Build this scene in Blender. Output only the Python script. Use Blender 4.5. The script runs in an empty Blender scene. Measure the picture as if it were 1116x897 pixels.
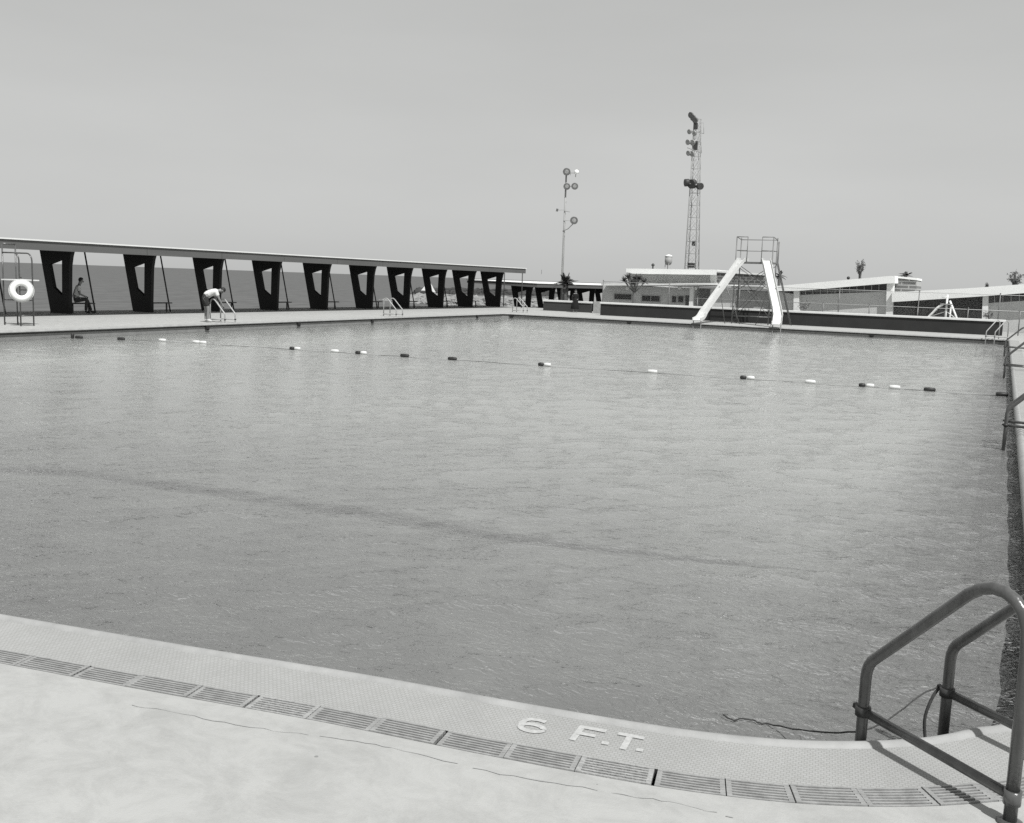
import bpy, bmesh, math, random
from mathutils import Vector, Matrix
from mathutils.geometry import tessellate_polygon
random.seed(7)
C = bpy.context.scene
COL = C.collection
R = math.radians

# ------------------------------------------------------------------ camera geometry
# Surveyed camera: 2.1 m above the pool deck, X along the far edge, Y along the pool sides.
FPX, CAMH, CX, CY = 1060.0, 2.1, 558.0, 448.5
HY0, HS = 285.5, 0.03475
ROLL = math.atan(HS)
PITCH = math.atan((CY - (HY0 + HS * CX)) * math.cos(ROLL) / FPX)
TH = R(62.3)
YD = (math.cos(TH), math.sin(TH)); XD = (math.sin(TH), -math.cos(TH))

def ray(x, y):
    u, v = x - CX, y - CY
    c, s = math.cos(ROLL), math.sin(ROLL)
    u2, v2 = u * c + v * s, -u * s + v * c
    F = FPX * math.cos(PITCH) - v2 * math.sin(PITCH)
    U = -FPX * math.sin(PITCH) - v2 * math.cos(PITCH)
    return Vector((u2 * XD[0] + F * XD[1], u2 * YD[0] + F * YD[1], U))
def G(x, y, z=0.0):
    q = ray(x, y); t = (z - CAMH) / q.z
    return Vector((q.x * t, q.y * t, z))
def PX(x, y, X):
    q = ray(x, y); t = X / q.x
    return Vector((X, q.y * t, CAMH + q.z * t))
def PY(x, y, Y):
    q = ray(x, y); t = Y / q.y
    return Vector((q.x * t, Y, CAMH + q.z * t))

# ------------------------------------------------------------------ materials
TINT = (0.99, 1.0, 0.985)
def grey(v): return (v * TINT[0], v * TINT[1], v * TINT[2], 1.0)

def mat(name, v, rough=0.7, var=0.15, scale=3.0, bump=0.0, bscale=30.0, spec=0.3, metal=0.0, streak=None, fine=0.0):
    m = bpy.data.materials.new(name); m.use_nodes = True
    nt = m.node_tree; N = nt.nodes; L = nt.links
    b = N['Principled BSDF']
    b.inputs['Roughness'].default_value = rough
    b.inputs['Specular IOR Level'].default_value = spec
    b.inputs['Metallic'].default_value = metal
    tc = N.new('ShaderNodeTexCoord')
    mp = N.new('ShaderNodeMapping'); L.new(tc.outputs['Object'], mp.inputs['Vector'])
    if streak: mp.inputs['Scale'].default_value = streak
    n = N.new('ShaderNodeTexNoise'); n.inputs['Scale'].default_value = scale
    n.inputs['Detail'].default_value = 8; n.inputs['Roughness'].default_value = 0.62
    L.new(mp.outputs['Vector'], n.inputs['Vector'])
    cr = N.new('ShaderNodeValToRGB')
    cr.color_ramp.elements[0].position = 0.3; cr.color_ramp.elements[1].position = 0.72
    cr.color_ramp.elements[0].color = grey(v * (1 - var)); cr.color_ramp.elements[1].color = grey(v * (1 + var))
    L.new(n.outputs['Fac'], cr.inputs['Fac'])
    L.new(cr.outputs['Color'], b.inputs['Base Color'])
    if bump:
        n2 = N.new('ShaderNodeTexNoise'); n2.inputs['Scale'].default_value = bscale; n2.inputs['Detail'].default_value = 5
        L.new(tc.outputs['Object'], n2.inputs['Vector'])
        bp = N.new('ShaderNodeBump'); bp.inputs['Strength'].default_value = bump; bp.inputs['Distance'].default_value = 0.02
        L.new(n2.outputs['Fac'], bp.inputs['Height']); L.new(bp.outputs['Normal'], b.inputs['Normal'])
    return m

def deck_mat():
    m = mat('deck_concrete', 0.355, 0.85, 0.05, 0.4, 0.12, 120, 0.2)
    nt = m.node_tree; N = nt.nodes; L = nt.links; b = N['Principled BSDF']
    src = b.inputs['Base Color'].links[0].from_socket
    tc = N.new('ShaderNodeTexCoord')
    # trowel sweeps
    mp = N.new('ShaderNodeMapping'); mp.inputs['Scale'].default_value = (1, 1.3, 1); mp.inputs['Rotation'].default_value = (0, 0, 0.5)
    L.new(tc.outputs['Object'], mp.inputs['Vector'])
    n = N.new('ShaderNodeTexNoise'); n.inputs['Scale'].default_value = 3.0; n.inputs['Detail'].default_value = 14; n.inputs['Roughness'].default_value = 0.78; n.inputs['Distortion'].default_value = 0.4
    L.new(mp.outputs['Vector'], n.inputs['Vector'])
    r = N.new('ShaderNodeValToRGB'); r.color_ramp.elements[0].position = 0.36; r.color_ramp.elements[1].position = 0.58
    r.color_ramp.elements[0].color = (0.86, 0.86, 0.85, 1); r.color_ramp.elements[1].color = (1.05, 1.05, 1.04, 1)
    L.new(n.outputs['Fac'], r.inputs['Fac'])
    mx = N.new('ShaderNodeMix'); mx.data_type = 'RGBA'; mx.blend_type = 'MULTIPLY'; mx.inputs[0].default_value = 1
    L.new(src, mx.inputs[6]); L.new(r.outputs['Color'], mx.inputs[7])
    # sparse dark specks
    vo = N.new('ShaderNodeTexVoronoi'); vo.inputs['Scale'].default_value = 7.0
    L.new(tc.outputs['Object'], vo.inputs['Vector'])
    rs = N.new('ShaderNodeMath'); rs.operation = 'LESS_THAN'; rs.inputs[1].default_value = 0.07
    L.new(vo.outputs['Distance'], rs.inputs[0])
    sep = N.new('ShaderNodeSeparateColor'); L.new(vo.outputs['Color'], sep.inputs['Color'])
    gt = N.new('ShaderNodeMath'); gt.operation = 'GREATER_THAN'; gt.inputs[1].default_value = 0.86
    L.new(sep.outputs['Red'], gt.inputs[0])
    mu = N.new('ShaderNodeMath'); mu.operation = 'MULTIPLY'; L.new(rs.outputs[0], mu.inputs[0]); L.new(gt.outputs[0], mu.inputs[1])
    m2 = N.new('ShaderNodeMath'); m2.operation = 'MULTIPLY'; m2.inputs[1].default_value = 0.6; L.new(mu.outputs[0], m2.inputs[0])
    mx2 = N.new('ShaderNodeMix'); mx2.data_type = 'RGBA'; mx2.blend_type = 'MIX'
    L.new(m2.outputs[0], mx2.inputs[0]); L.new(mx.outputs[2], mx2.inputs[6]); mx2.inputs[7].default_value = grey(0.12)
    L.new(mx2.outputs[2], b.inputs['Base Color'])
    return m

def tile_mat():
    # small unglazed mosaic tiles with a fine grout grid, turned along the near edge
    m = mat('coping_mosaic', 0.33, 0.75, 0.10, 1.3, 0, 30, 0.25)
    nt = m.node_tree; N = nt.nodes; L = nt.links; b = N['Principled BSDF']
    src = b.inputs['Base Color'].links[0].from_socket
    tc = N.new('ShaderNodeTexCoord')
    mp = N.new('ShaderNodeMapping'); mp.inputs['Rotation'].default_value = (0, 0, R(-10)); L.new(tc.outputs['Object'], mp.inputs['Vector'])
    br = N.new('ShaderNodeTexBrick'); br.offset = 0.5
    br.inputs['Scale'].default_value = 1.0; br.inputs['Brick Width'].default_value = 0.024; br.inputs['Row Height'].default_value = 0.019
    br.inputs['Mortar Size'].default_value = 0.0022; br.inputs['Mortar Smooth'].default_value = 0.3; br.inputs['Bias'].default_value = 0.0
    br.inputs['Color1'].default_value = (1, 1, 1, 1); br.inputs['Color2'].default_value = (0.93, 0.93, 0.92, 1); br.inputs['Mortar'].default_value = (0.74, 0.74, 0.73, 1)
    L.new(mp.outputs['Vector'], br.inputs['Vector'])
    mx = N.new('ShaderNodeMix'); mx.data_type = 'RGBA'; mx.blend_type = 'MULTIPLY'; mx.inputs[0].default_value = 1
    L.new(src, mx.inputs[6]); L.new(br.outputs['Color'], mx.inputs[7]); L.new(mx.outputs[2], b.inputs['Base Color'])
    bp = N.new('ShaderNodeBump'); bp.inputs['Strength'].default_value = 0.25; bp.inputs['Distance'].default_value = 0.002; bp.invert = True
    L.new(br.outputs['Fac'], bp.inputs['Height']); L.new(bp.outputs['Normal'], b.inputs['Normal'])
    return m

def brick_mat(name, v, bw, bh):
    m = mat(name, v, 0.85, 0.12, 3)
    nt = m.node_tree; N = nt.nodes; L = nt.links; b = N['Principled BSDF']
    tc = N.new('ShaderNodeTexCoord')
    mp = N.new('ShaderNodeMapping'); mp.inputs['Rotation'].default_value = (R(90), 0, 0); L.new(tc.outputs['Object'], mp.inputs['Vector'])
    br = N.new('ShaderNodeTexBrick'); br.inputs['Scale'].default_value = 1.0
    br.inputs['Brick Width'].default_value = bw; br.inputs['Row Height'].default_value = bh; br.inputs['Mortar Size'].default_value = bh * 0.16
    br.inputs['Color1'].default_value = grey(v); br.inputs['Color2'].default_value = grey(v * 0.7); br.inputs['Mortar'].default_value = grey(v * 1.9)
    L.new(mp.outputs['Vector'], br.inputs['Vector']); L.new(br.outputs['Color'], b.inputs['Base Color'])
    return m

def water_mat(name, body, trans, tint, layers, murk, rough=0.04, fpow=1.0, calm=False, var=0.0):
    """clear water with a little suspended murk, Fresnel sky reflection and wind ripples"""
    m = bpy.data.materials.new(name); m.use_nodes = True
    nt = m.node_tree; N = nt.nodes; L = nt.links; N.clear()
    out = N.new('ShaderNodeOutputMaterial')
    geo = N.new('ShaderNodeNewGeometry')
    prev = None
    for (sc, stretch, rot, amp, det, dist) in layers:
        mp = N.new('ShaderNodeMapping'); mp.inputs['Scale'].default_value = stretch; mp.inputs['Rotation'].default_value = (0, 0, rot)
        L.new(geo.outputs['Position'], mp.inputs['Vector'])
        n = N.new('ShaderNodeTexNoise'); n.inputs['Scale'].default_value = sc; n.inputs['Detail'].default_value = det
        n.inputs['Roughness'].default_value = 0.55; n.inputs['Distortion'].default_value = dist
        L.new(mp.outputs['Vector'], n.inputs['Vector'])
        mu = N.new('ShaderNodeMath'); mu.operation = 'MULTIPLY'; mu.inputs[1].default_value = amp
        L.new(n.outputs['Fac'], mu.inputs[0])
        if prev is None: prev = mu
        else:
            ad = N.new('ShaderNodeMath'); ad.operation = 'ADD'; L.new(prev.outputs[0], ad.inputs[0]); L.new(mu.outputs[0], ad.inputs[1]); prev = ad
    bp = N.new('ShaderNodeBump'); bp.inputs['Strength'].default_value = 1.0; bp.inputs['Distance'].default_value = 1.0
    L.new(prev.outputs[0], bp.inputs['Height'])
    # broad patches of wind on the water
    pn = N.new('ShaderNodeTexNoise'); pn.inputs['Scale'].default_value = 0.22; pn.inputs['Detail'].default_value = 4; pn.inputs['Distortion'].default_value = 0.8
    L.new(geo.outputs['Position'], pn.inputs['Vector'])
    mr = N.new('ShaderNodeMapRange'); mr.inputs['From Min'].default_value = 0.3; mr.inputs['From Max'].default_value = 0.7
    mr.inputs['To Min'].default_value = 0.72; mr.inputs['To Max'].default_value = 1.15
    L.new(pn.outputs['Fac'], mr.inputs['Value'])
    if calm:   # the lee of the shelter wall is smoother
        px_ = N.new('ShaderNodeSeparateXYZ'); L.new(geo.outputs['Position'], px_.inputs[0])
        lee = N.new('ShaderNodeMapRange'); lee.inputs['From Min'].default_value = -27.5; lee.inputs['From Max'].default_value = -22; lee.inputs['To Min'].default_value = 0.14; lee.inputs['To Max'].default_value = 1.0
        L.new(px_.outputs['X'], lee.inputs['Value'])
        lm_ = N.new('ShaderNodeMath'); lm_.operation = 'MULTIPLY'; bk = N.new('ShaderNodeMapRange'); bk.inputs['From Min'].default_value = -2.2; bk.inputs['From Max'].default_value = -0.3; bk.inputs['To Min'].default_value = 1.0; bk.inputs['To Max'].default_value = 1.5
        L.new(px_.outputs['X'], bk.inputs['Value']); lk = N.new('ShaderNodeMath'); lk.operation = 'MULTIPLY'; L.new(lee.outputs['Result'], lk.inputs[0]); L.new(bk.outputs['Result'], lk.inputs[1])
        L.new(lk.outputs[0], lm_.inputs[0]); L.new(mr.outputs['Result'], lm_.inputs[1]); L.new(lm_.outputs[0], bp.inputs['Strength'])
    else: L.new(mr.outputs['Result'], bp.inputs['Strength'])
    df = N.new('ShaderNodeBsdfDiffuse'); df.inputs['Color'].default_value = grey(body); L.new(bp.outputs['Normal'], df.inputs['Normal'])
    if var:    # wind streaks and small broken crests
        vm_ = N.new('ShaderNodeMapping'); vm_.inputs['Scale'].default_value = (1, .45, 1); vm_.inputs['Rotation'].default_value = (0, 0, .9); L.new(geo.outputs['Position'], vm_.inputs[0])
        vn = N.new('ShaderNodeTexNoise'); vn.inputs['Scale'].default_value = .55; vn.inputs['Detail'].default_value = 7; vn.inputs['Roughness'].default_value = .72; L.new(vm_.outputs[0], vn.inputs['Vector'])
        vr = N.new('ShaderNodeValToRGB'); vr.color_ramp.elements[0].position = .36; vr.color_ramp.elements[1].position = .66
        vr.color_ramp.elements[0].color = grey(body*(1-var)); vr.color_ramp.elements[1].color = grey(body*(1+var)); L.new(vn.outputs['Fac'], vr.inputs[0]); L.new(vr.outputs[0], df.inputs['Color'])
    tr = N.new('ShaderNodeBsdfTransparent'); tr.inputs['Color'].default_value = grey(tint)
    m1 = N.new('ShaderNodeMixShader'); m1.inputs[0].default_value = murk
    L.new(tr.outputs[0], m1.inputs[1]); L.new(df.outputs[0], m1.inputs[2])
    gl = N.new('ShaderNodeBsdfGlossy'); gl.inputs['Roughness'].default_value = rough; gl.inputs['Color'].default_value = (1, 1, 1, 1)
    L.new(bp.outputs['Normal'], gl.inputs['Normal'])
    fr = N.new('ShaderNodeFresnel'); fr.inputs['IOR'].default_value = 1.333; L.new(bp.outputs['Normal'], fr.inputs['Normal'])
    fm = N.new('ShaderNodeMath'); fm.operation = 'MULTIPLY'; fm.inputs[1].default_value = fpow; L.new(fr.outputs[0], fm.inputs[0])
    m2 = N.new('ShaderNodeMixShader'); L.new(fm.outputs[0], m2.inputs[0]); L.new(m1.outputs[0], m2.inputs[1]); L.new(gl.outputs[0], m2.inputs[2])
    L.new(m2.outputs[0], out.inputs['Surface'])
    return m

def mesh_mat(name, pitch, wire):
    """woven chain link: real wire colour, open diamonds"""
    m = mat(name, 0.30, 0.5, 0.1, 2, metal=0.3)
    nt = m.node_tree; N = nt.nodes; L = nt.links; b = N['Principled BSDF']; out = N['Material Output']
    tc = N.new('ShaderNodeTexCoord'); sp = N.new('ShaderNodeSeparateXYZ'); L.new(tc.outputs['Object'], sp.inputs[0])
    masks = []
    for op in ('ADD', 'SUBTRACT'):
        a = N.new('ShaderNodeMath'); a.operation = op; L.new(sp.outputs['X'], a.inputs[0]); L.new(sp.outputs['Z'], a.inputs[1])
        d = N.new('ShaderNodeMath'); d.operation = 'DIVIDE'; d.inputs[1].default_value = pitch; L.new(a.outputs[0], d.inputs[0])
        f = N.new('ShaderNodeMath'); f.operation = 'FRACT'; L.new(d.outputs[0], f.inputs[0])
        l = N.new('ShaderNodeMath'); l.operation = 'LESS_THAN'; l.inputs[1].default_value = wire / pitch; L.new(f.outputs[0], l.inputs[0])
        masks.append(l)
    mx = N.new('ShaderNodeMath'); mx.operation = 'MAXIMUM'; L.new(masks[0].outputs[0], mx.inputs[0]); L.new(masks[1].outputs[0], mx.inputs[1])
    tr = N.new('ShaderNodeBsdfTransparent'); ms = N.new('ShaderNodeMixShader')
    L.new(mx.outputs[0], ms.inputs[0]); L.new(tr.outputs[0], ms.inputs[1]); L.new(b.outputs[0], ms.inputs[2]); L.new(ms.outputs[0], out.inputs['Surface'])
    return m

M = {
 'deck': deck_mat(), 'tile': tile_mat(),
 'lip': mat('coping_lip_concrete', 0.30, 0.6, 0.16, 5, 0.1, 80),
 'joint': mat('deck_joint_filler', 0.325, 0.9, 0.15, 9),
 'trough': mat('drain_trough', 0.03, 0.9, 0.3, 4),
 'grate': mat('grate_galvanised', 0.27, 0.65, 0.25, 14, 0.15, 120),
 'grate_old': mat('grate_scaled', 0.31, 0.8, 0.25, 30, 0.3, 90),
 'paint_white': mat('white_marking_paint', 0.405, 0.7, 0.16, 55),
 'basin': mat('pool_plaster', 0.55, 0.8, 0.22, 0.35),
 'line_edge': mat('pool_floor_line_edge', 0.24, 0.8, 0.2, 1.5), 'line_mid': mat('pool_floor_line_mid', 0.10, 0.8, 0.25, 1.5),
 'gutter': mat('pool_gutter_dark', 0.10, 0.8, 0.3, 2, streak=(1, 1, 6)),  # dark tone also holds the shadow under the coping lip
 'wall_tile': mat('pool_wall_tile', 0.21, 0.45, 0.14, 3),
 'floor_line': mat('pool_floor_line', 0.03, 0.8, 0.25, 1.5),
 'tube': mat('ladder_tube_paint', 0.075, 0.24, 0.35, 22, 0.10, 90, 0.7, streak=(1, 1, .25)),
 'tube_light': mat('ladder_tube_bright', 0.34, 0.35, 0.2, 9, 0.08, 60, 0.5),
 'clamp': mat('clamp_iron', 0.04, 0.5, 0.3, 20),
 'rope': mat('rope_wet_hemp', 0.05, 0.8, 0.3, 40),
 'roof': mat('shelter_roof_slab', 0.11, 0.8, 0.10, 0.7, streak=(1, 0.3, 3)),
 'flash': mat('white_roof_flashing', 0.72, 0.6, 0.06, 1),
 'column': mat('column_dark_paint', 0.018, 0.7, 0.25, 1.4),
 'rod': mat('rod_dark_steel', 0.05, 0.5, 0.2, 4),
 'bench': mat('bench_weathered_wood', 0.10, 0.8, 0.25, 6),
 'darkwall': mat('wall_dark_paint', 0.028, 0.8, 0.16, 1.2),
 'slatwall': mat('planter_dark_render', 0.05, 0.85, 0.2, 2, streak=(0.3, 1, 9)),
 'cap': mat('white_wall_cap', 0.68, 0.7, 0.08, 1.5),
 'pier': mat('pier_render', 0.32, 0.8, 0.2, 5, 0.2, 40),
 'white': mat('white_building_paint', 0.80, 0.65, 0.05, 0.8),
 'wall_lt': mat('pale_building_render', 0.58, 0.8, 0.07, 0.6),
 'wall_md': mat('grey_building_render', 0.36, 0.8, 0.10, 0.5),
 'glass': mat('dark_window_glass', 0.02, 0.12, 0.2, 0.7, spec=0.5),
 'frame': mat('window_frame_paint', 0.42, 0.6, 0.1, 2),
 'doorm': mat('door_dark_paint', 0.06, 0.6, 0.2, 2),
 'globe': mat('opal_globe', 0.85, 0.25, 0.03, 2),
 'brick': brick_mat('brick_screen', 0.11, 0.42, 0.22),
 'louver': brick_mat('louvre_block', 0.16, 0.9, 0.24),
 'steel': mat('galvanised_steel', 0.16, 0.45, 0.2, 3, metal=0.2),
 'steel_dk': mat('dark_steel', 0.05, 0.5, 0.2, 3),
 'pole': mat('pole_grey_paint', 0.30, 0.6, 0.12, 1.2),
 'lampm': mat('lamp_housing', 0.16, 0.4, 0.2, 4),
 'lens': mat('lamp_lens', 0.35, 0.2, 0.2, 6),
 'slide': mat('slide_sheet_metal', 0.58, 0.35, 0.06, 2, spec=0.5, streak=(3, 1, 1)),
 'fencem': mesh_mat('chain_link', 0.06, 0.0026),
 'ringm': mat('life_ring_white', 0.82, 0.6, 0.04, 5),
 'woodw': mat('white_seat_board', 0.66, 0.7, 0.08, 4),
 'leaf_dk': mat('leaf_dark', 0.045, 0.6, 0.4, 9),
 'leaf_md': mat('leaf_mid', 0.13, 0.6, 0.35, 7),
 'bark': mat('bark', 0.10, 0.9, 0.35, 9, 0.5, 30),
 'twig': mat('twig_grey', 0.14, 0.9, 0.3, 6),
 'ground': mat('dry_ground', 0.22, 0.95, 0.25, 0.12, 0.3, 4),
 'seawall': mat('sea_wall_concrete', 0.20, 0.85, 0.2, 0.8),
 'rock': mat('riprap_stone', 0.22, 0.9, 0.35, 0.5, 0.6, 6),
 'rock_dk': mat('jetty_stone', 0.045, 0.9, 0.4, 0.4, 0.6, 4),
 'sail': mat('sailcloth', 0.80, 0.8, 0.03, 1),
 'hull': mat('hull_paint', 0.10, 0.5, 0.1, 1),
 'skin': mat('skin', 0.22, 0.55, 0.08, 12),
 'hair': mat('hair_dark', 0.02, 0.6, 0.3, 30),
 'shirt': mat('shirt_pale', 0.62, 0.85, 0.08, 8),
 'trouser': mat('trouser_dark', 0.045, 0.9, 0.2, 9),
 'shorts': mat('shorts_dark', 0.03, 0.9, 0.2, 9),
 'shoe_dk': mat('shoe_dark', 0.03, 0.5, 0.2, 9),
 'shoe_lt': mat('shoe_pale', 0.5, 0.7, 0.1, 9),
 'coat': mat('coat_dark', 0.010, 0.9, 0.2, 6),
 'float_w': mat('float_white', 0.62, 0.45, 0.06, 6),
 'float_d': mat('float_dark', 0.03, 0.5, 0.2, 6),
 'fitting': mat('wall_fitting_dark', 0.02, 0.7, 0.2, 6),
}

# ------------------------------------------------------------------ mesh helpers
class MB:
    def __init__(s): s.b = bmesh.new(); s.smooth = False
    def box(s, x0, x1, y0, y1, z0, z1, bev=0.0):
        v = [s.b.verts.new(p) for p in ((x0,y0,z0),(x1,y0,z0),(x1,y1,z0),(x0,y1,z0),(x0,y0,z1),(x1,y0,z1),(x1,y1,z1),(x0,y1,z1))]
        fs = [s.b.faces.new([v[i] for i in f]) for f in ((3,2,1,0),(4,5,6,7),(0,1,5,4),(1,2,6,5),(2,3,7,6),(3,0,4,7))]
        if bev:
            ed = list({e for f in fs for e in f.edges})
            bmesh.ops.bevel(s.b, geom=ed, offset=bev, segments=2, affect='EDGES', profile=0.6)
        return s
    def bar(s, a, b_, w, h, up=(0, 0, 1)):
        a, b_ = Vector(a), Vector(b_); d = (b_ - a).normalized(); u = Vector(up)
        side = d.cross(u)
        if side.length < 1e-4: side = d.cross(Vector((1, 0, 0)))
        side.normalize(); u = side.cross(d)
        q = [side * (w/2) * i + u * (h/2) * j for i, j in ((-1,-1),(1,-1),(1,1),(-1,1))]
        v0 = [s.b.verts.new(a + k) for k in q]; v1 = [s.b.verts.new(b_ + k) for k in q]
        s.b.faces.new(v0[::-1]); s.b.faces.new(v1)
        for i in range(4): s.b.faces.new((v0[i], v0[(i+1)%4], v1[(i+1)%4], v1[i]))
        return s
    def tube(s, pts, r, n=8, cap=True, radii=None):
        pts = [Vector(p) for p in pts]; rings = []
        t0 = (pts[1] - pts[0]).normalized()
        ref = Vector((0, 0, 1)) if abs(t0.z) < 0.9 else Vector((1, 0, 0))
        nrm = t0.cross(ref).normalized()
        for i, p in enumerate(pts):
            if i == 0: t = pts[1] - pts[0]
            elif i == len(pts) - 1: t = pts[-1] - pts[-2]
            else: t = (pts[i+1] - pts[i]).normalized() + (pts[i] - pts[i-1]).normalized()
            t.normalize()
            nrm = (nrm - t * nrm.dot(t)).normalized(); bn = t.cross(nrm)
            rr = radii[i] if radii else r
            rings.append([s.b.verts.new(p + (nrm * math.cos(2*math.pi*k/n) + bn * math.sin(2*math.pi*k/n)) * rr) for k in range(n)])
        for i in range(len(pts) - 1):
            for k in range(n):
                f = s.b.faces.new((rings[i][k], rings[i][(k+1)%n], rings[i+1][(k+1)%n], rings[i+1][k])); f.smooth = True
        if cap: s.b.faces.new(rings[0][::-1]); s.b.faces.new(rings[-1])
        return s
    def prism(s, poly, vec, holes=()):
        """closed 3-D polygon (with holes) pushed along vec"""
        vec = Vector(vec); loops = [[Vector(p) for p in poly]] + [[Vector(p) for p in h_] for h_ in holes]
        flat = [p for l in loops for p in l]
        a = [s.b.verts.new(p) for p in flat]; b_ = [s.b.verts.new(p + vec) for p in flat]
        for t in tessellate_polygon(loops):
            for vs, rev in ((a, False), (b_, True)):
                tri = [vs[i] for i in t]
                try: s.b.faces.new(tri[::-1] if rev else tri)
                except ValueError: pass
        o = 0
        for l in loops:
            n = len(l)
            for i in range(n): s.b.faces.new((a[o+i], a[o+(i+1)%n], b_[o+(i+1)%n], b_[o+i]))
            o += n
        return s
    def sheet(s, poly, holes=()):
        loops = [[Vector(p) for p in poly]] + [[Vector(p) for p in h_] for h_ in holes]
        vs = [s.b.verts.new(p) for l in loops for p in l]
        for t in tessellate_polygon(loops):
            try: s.b.faces.new([vs[i] for i in t])
            except ValueError: pass
        return s
    def strip(s, A, B, closed=False, smooth=False):
        va = [s.b.verts.new(p) for p in A]; vb = [s.b.verts.new(p) for p in B]; n = len(A)
        for i in range(n if closed else n - 1):
            f = s.b.faces.new((va[i], va[(i+1)%n], vb[(i+1)%n], vb[i])); f.smooth = smooth
        return s
    def ball(s, c, r, seg=12, sc=(1, 1, 1)):
        m = Matrix.Translation(Vector(c)) @ Matrix.Diagonal((sc[0], sc[1], sc[2], 1))
        r_ = bmesh.ops.create_uvsphere(s.b, u_segments=seg, v_segments=max(6, seg//2), radius=r, matrix=m)
        for v in r_['verts']:
            for f in v.link_faces: f.smooth = True
        return s
    def lathe(s, prof, c, axis, n=16):
        """profile (radius, along) turned round axis"""
        axis = Vector(axis).normalized(); ref = Vector((0,0,1)) if abs(axis.z) < 0.9 else Vector((1,0,0))
        u = axis.cross(ref).normalized(); w = axis.cross(u); c = Vector(c); rings = []
        for r, t in prof:
            rings.append([s.b.verts.new(c + axis*t + (u*math.cos(2*math.pi*k/n) + w*math.sin(2*math.pi*k/n))*max(r, 1e-4)) for k in range(n)])
        for i in range(len(rings)-1):
            for k in range(n):
                f = s.b.faces.new((rings[i][k], rings[i][(k+1)%n], rings[i+1][(k+1)%n], rings[i+1][k])); f.smooth = True
        s.b.faces.new(rings[0][::-1]); s.b.faces.new(rings[-1])
        return s
    def torus(s, c, axis, R_, r, n=28, m=12):
        axis = Vector(axis).normalized(); ref = Vector((0,0,1)); u = axis.cross(ref).normalized(); w = u.cross(axis); c = Vector(c); rings = []
        for i in range(n):
            a = 2*math.pi*i/n; d = u*math.cos(a) + w*math.sin(a)
            rings.append([s.b.verts.new(c + d*(R_ + r*math.cos(2*math.pi*k/m)) + axis*(r*math.sin(2*math.pi*k/m))) for k in range(m)])
        for i in range(n):
            for k in range(m):
                f = s.b.faces.new((rings[i][k], rings[i][(k+1)%m], rings[(i+1)%n][(k+1)%m], rings[(i+1)%n][k])); f.smooth = True
        return s
    def build(s, name, m, parent=None, recalc=True):
        if recalc: bmesh.ops.recalc_face_normals(s.b, faces=s.b.faces)
        me = bpy.data.meshes.new(name); s.b.to_mesh(me); s.b.free()
        o = bpy.data.objects.new(name, me); COL.objects.link(o)
        me.materials.append(M[m] if isinstance(m, str) else m)
        if parent: o.parent = parent
        return o

def tag(o, label=None, cat=None, group=None, kind=None):
    if label: o['label'] = label
    if cat: o['category'] = cat
    if group: o['group'] = group
    if kind: o['kind'] = kind
    return o
def thing(name, label, cat, loc=(0, 0, 0), rz=0.0, group=None):
    o = bpy.data.objects.new(name, None); o.empty_display_size = 0.3; COL.objects.link(o)
    o.location = loc; o.rotation_euler = (0, 0, rz)
    return tag(o, label, cat, group)
def copy_tree(o, parent=None):
    c = o.copy(); COL.objects.link(c)
    if parent: c.parent = parent
    for ch in [k for k in KIDS.get(o.name, [])]: copy_tree(ch, c)
    return c
KIDS = {}
def register(o):
    """remember a finished thing's children so that it can be copied"""
    for k in list(COL.objects):
        if k.parent is not None: KIDS.setdefault(k.parent.name, [])
        if k.parent is not None and k not in KIDS[k.parent.name]: KIDS[k.parent.name].append(k)
def struct(o, label, cat): return tag(o, label, cat, kind='structure')
ORD = ['first', 'second', 'third', 'fourth', 'fifth', 'sixth', 'seventh', 'eighth', 'ninth', 'tenth', 'eleventh', 'twelfth', 'thirteenth', 'fourteenth']

# ------------------------------------------------------------------ pool outline
WZ = -0.25
def catmull(P, n=6):
    out = []
    for i in range(len(P) - 1):
        p0 = P[max(i-1, 0)]; p1 = P[i]; p2 = P[i+1]; p3 = P[min(i+2, len(P)-1)]
        for k in range(n):
            t = k / n
            out.append(0.5*((2*p1) + (p2-p0)*t + (2*p0-5*p1+4*p2-p3)*t*t + (3*p1-p0-3*p2+p3)*t**3))
    out.append(P[-1]); return out
npx = [(0,671),(215,707.5),(400,737.5),(565,767.5),(708,791.6),(790,802.5),(860,808.5),(924,810),(970,808.6),(1017,804.6),(1058,796),(1116,777.6)]
near = [G(*q) for q in npx]
d0 = (near[2] - near[0]).normalized()
nl = near[0] + d0 * ((-26.75 - near[0].x) / d0.x)
FARY = 54.0
straight = [nl + (near[0] - nl) * k / 10 for k in range(10)]
corner = catmull(near + [Vector((0.20, 6.6, 0)), Vector((0.22, 8.2, 0))], 5)
right_e = [Vector((0.22 - (y - 8.2) * 0.0215, y, 0)) for y in (11, 15, 20, 26, 33, 41, 48, FARY - 0.4)]
far_e = [Vector((x, FARY, 0)) for x in (-1.15, -6, -12, -18, -24, -28.8)]
left_e = [Vector((-29.1 + (FARY - 0.4 - y) * 0.0415, y, 0)) for y in (FARY - 0.4, 48, 41, 34, 27, 20, 13, 6, 1.0)]
OUT = straight + corner + right_e + far_e + left_e
def offset(P, d):
    """polygon pushed outwards (the outline runs counter-clockwise)"""
    n = len(P); o = []
    for i in range(n):
        a = (P[i] - P[i-1]).normalized(); b = (P[(i+1)%n] - P[i]).normalized()
        na = Vector((a.y, -a.x, 0)); nb = Vector((b.y, -b.x, 0)); m = (na + nb)
        m = m / max(0.35, (1 + na.dot(nb)))
        o.append(P[i] + m * d)
    return o
def at_z(P, z): return [Vector((p.x, p.y, z)) for p in P]

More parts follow.
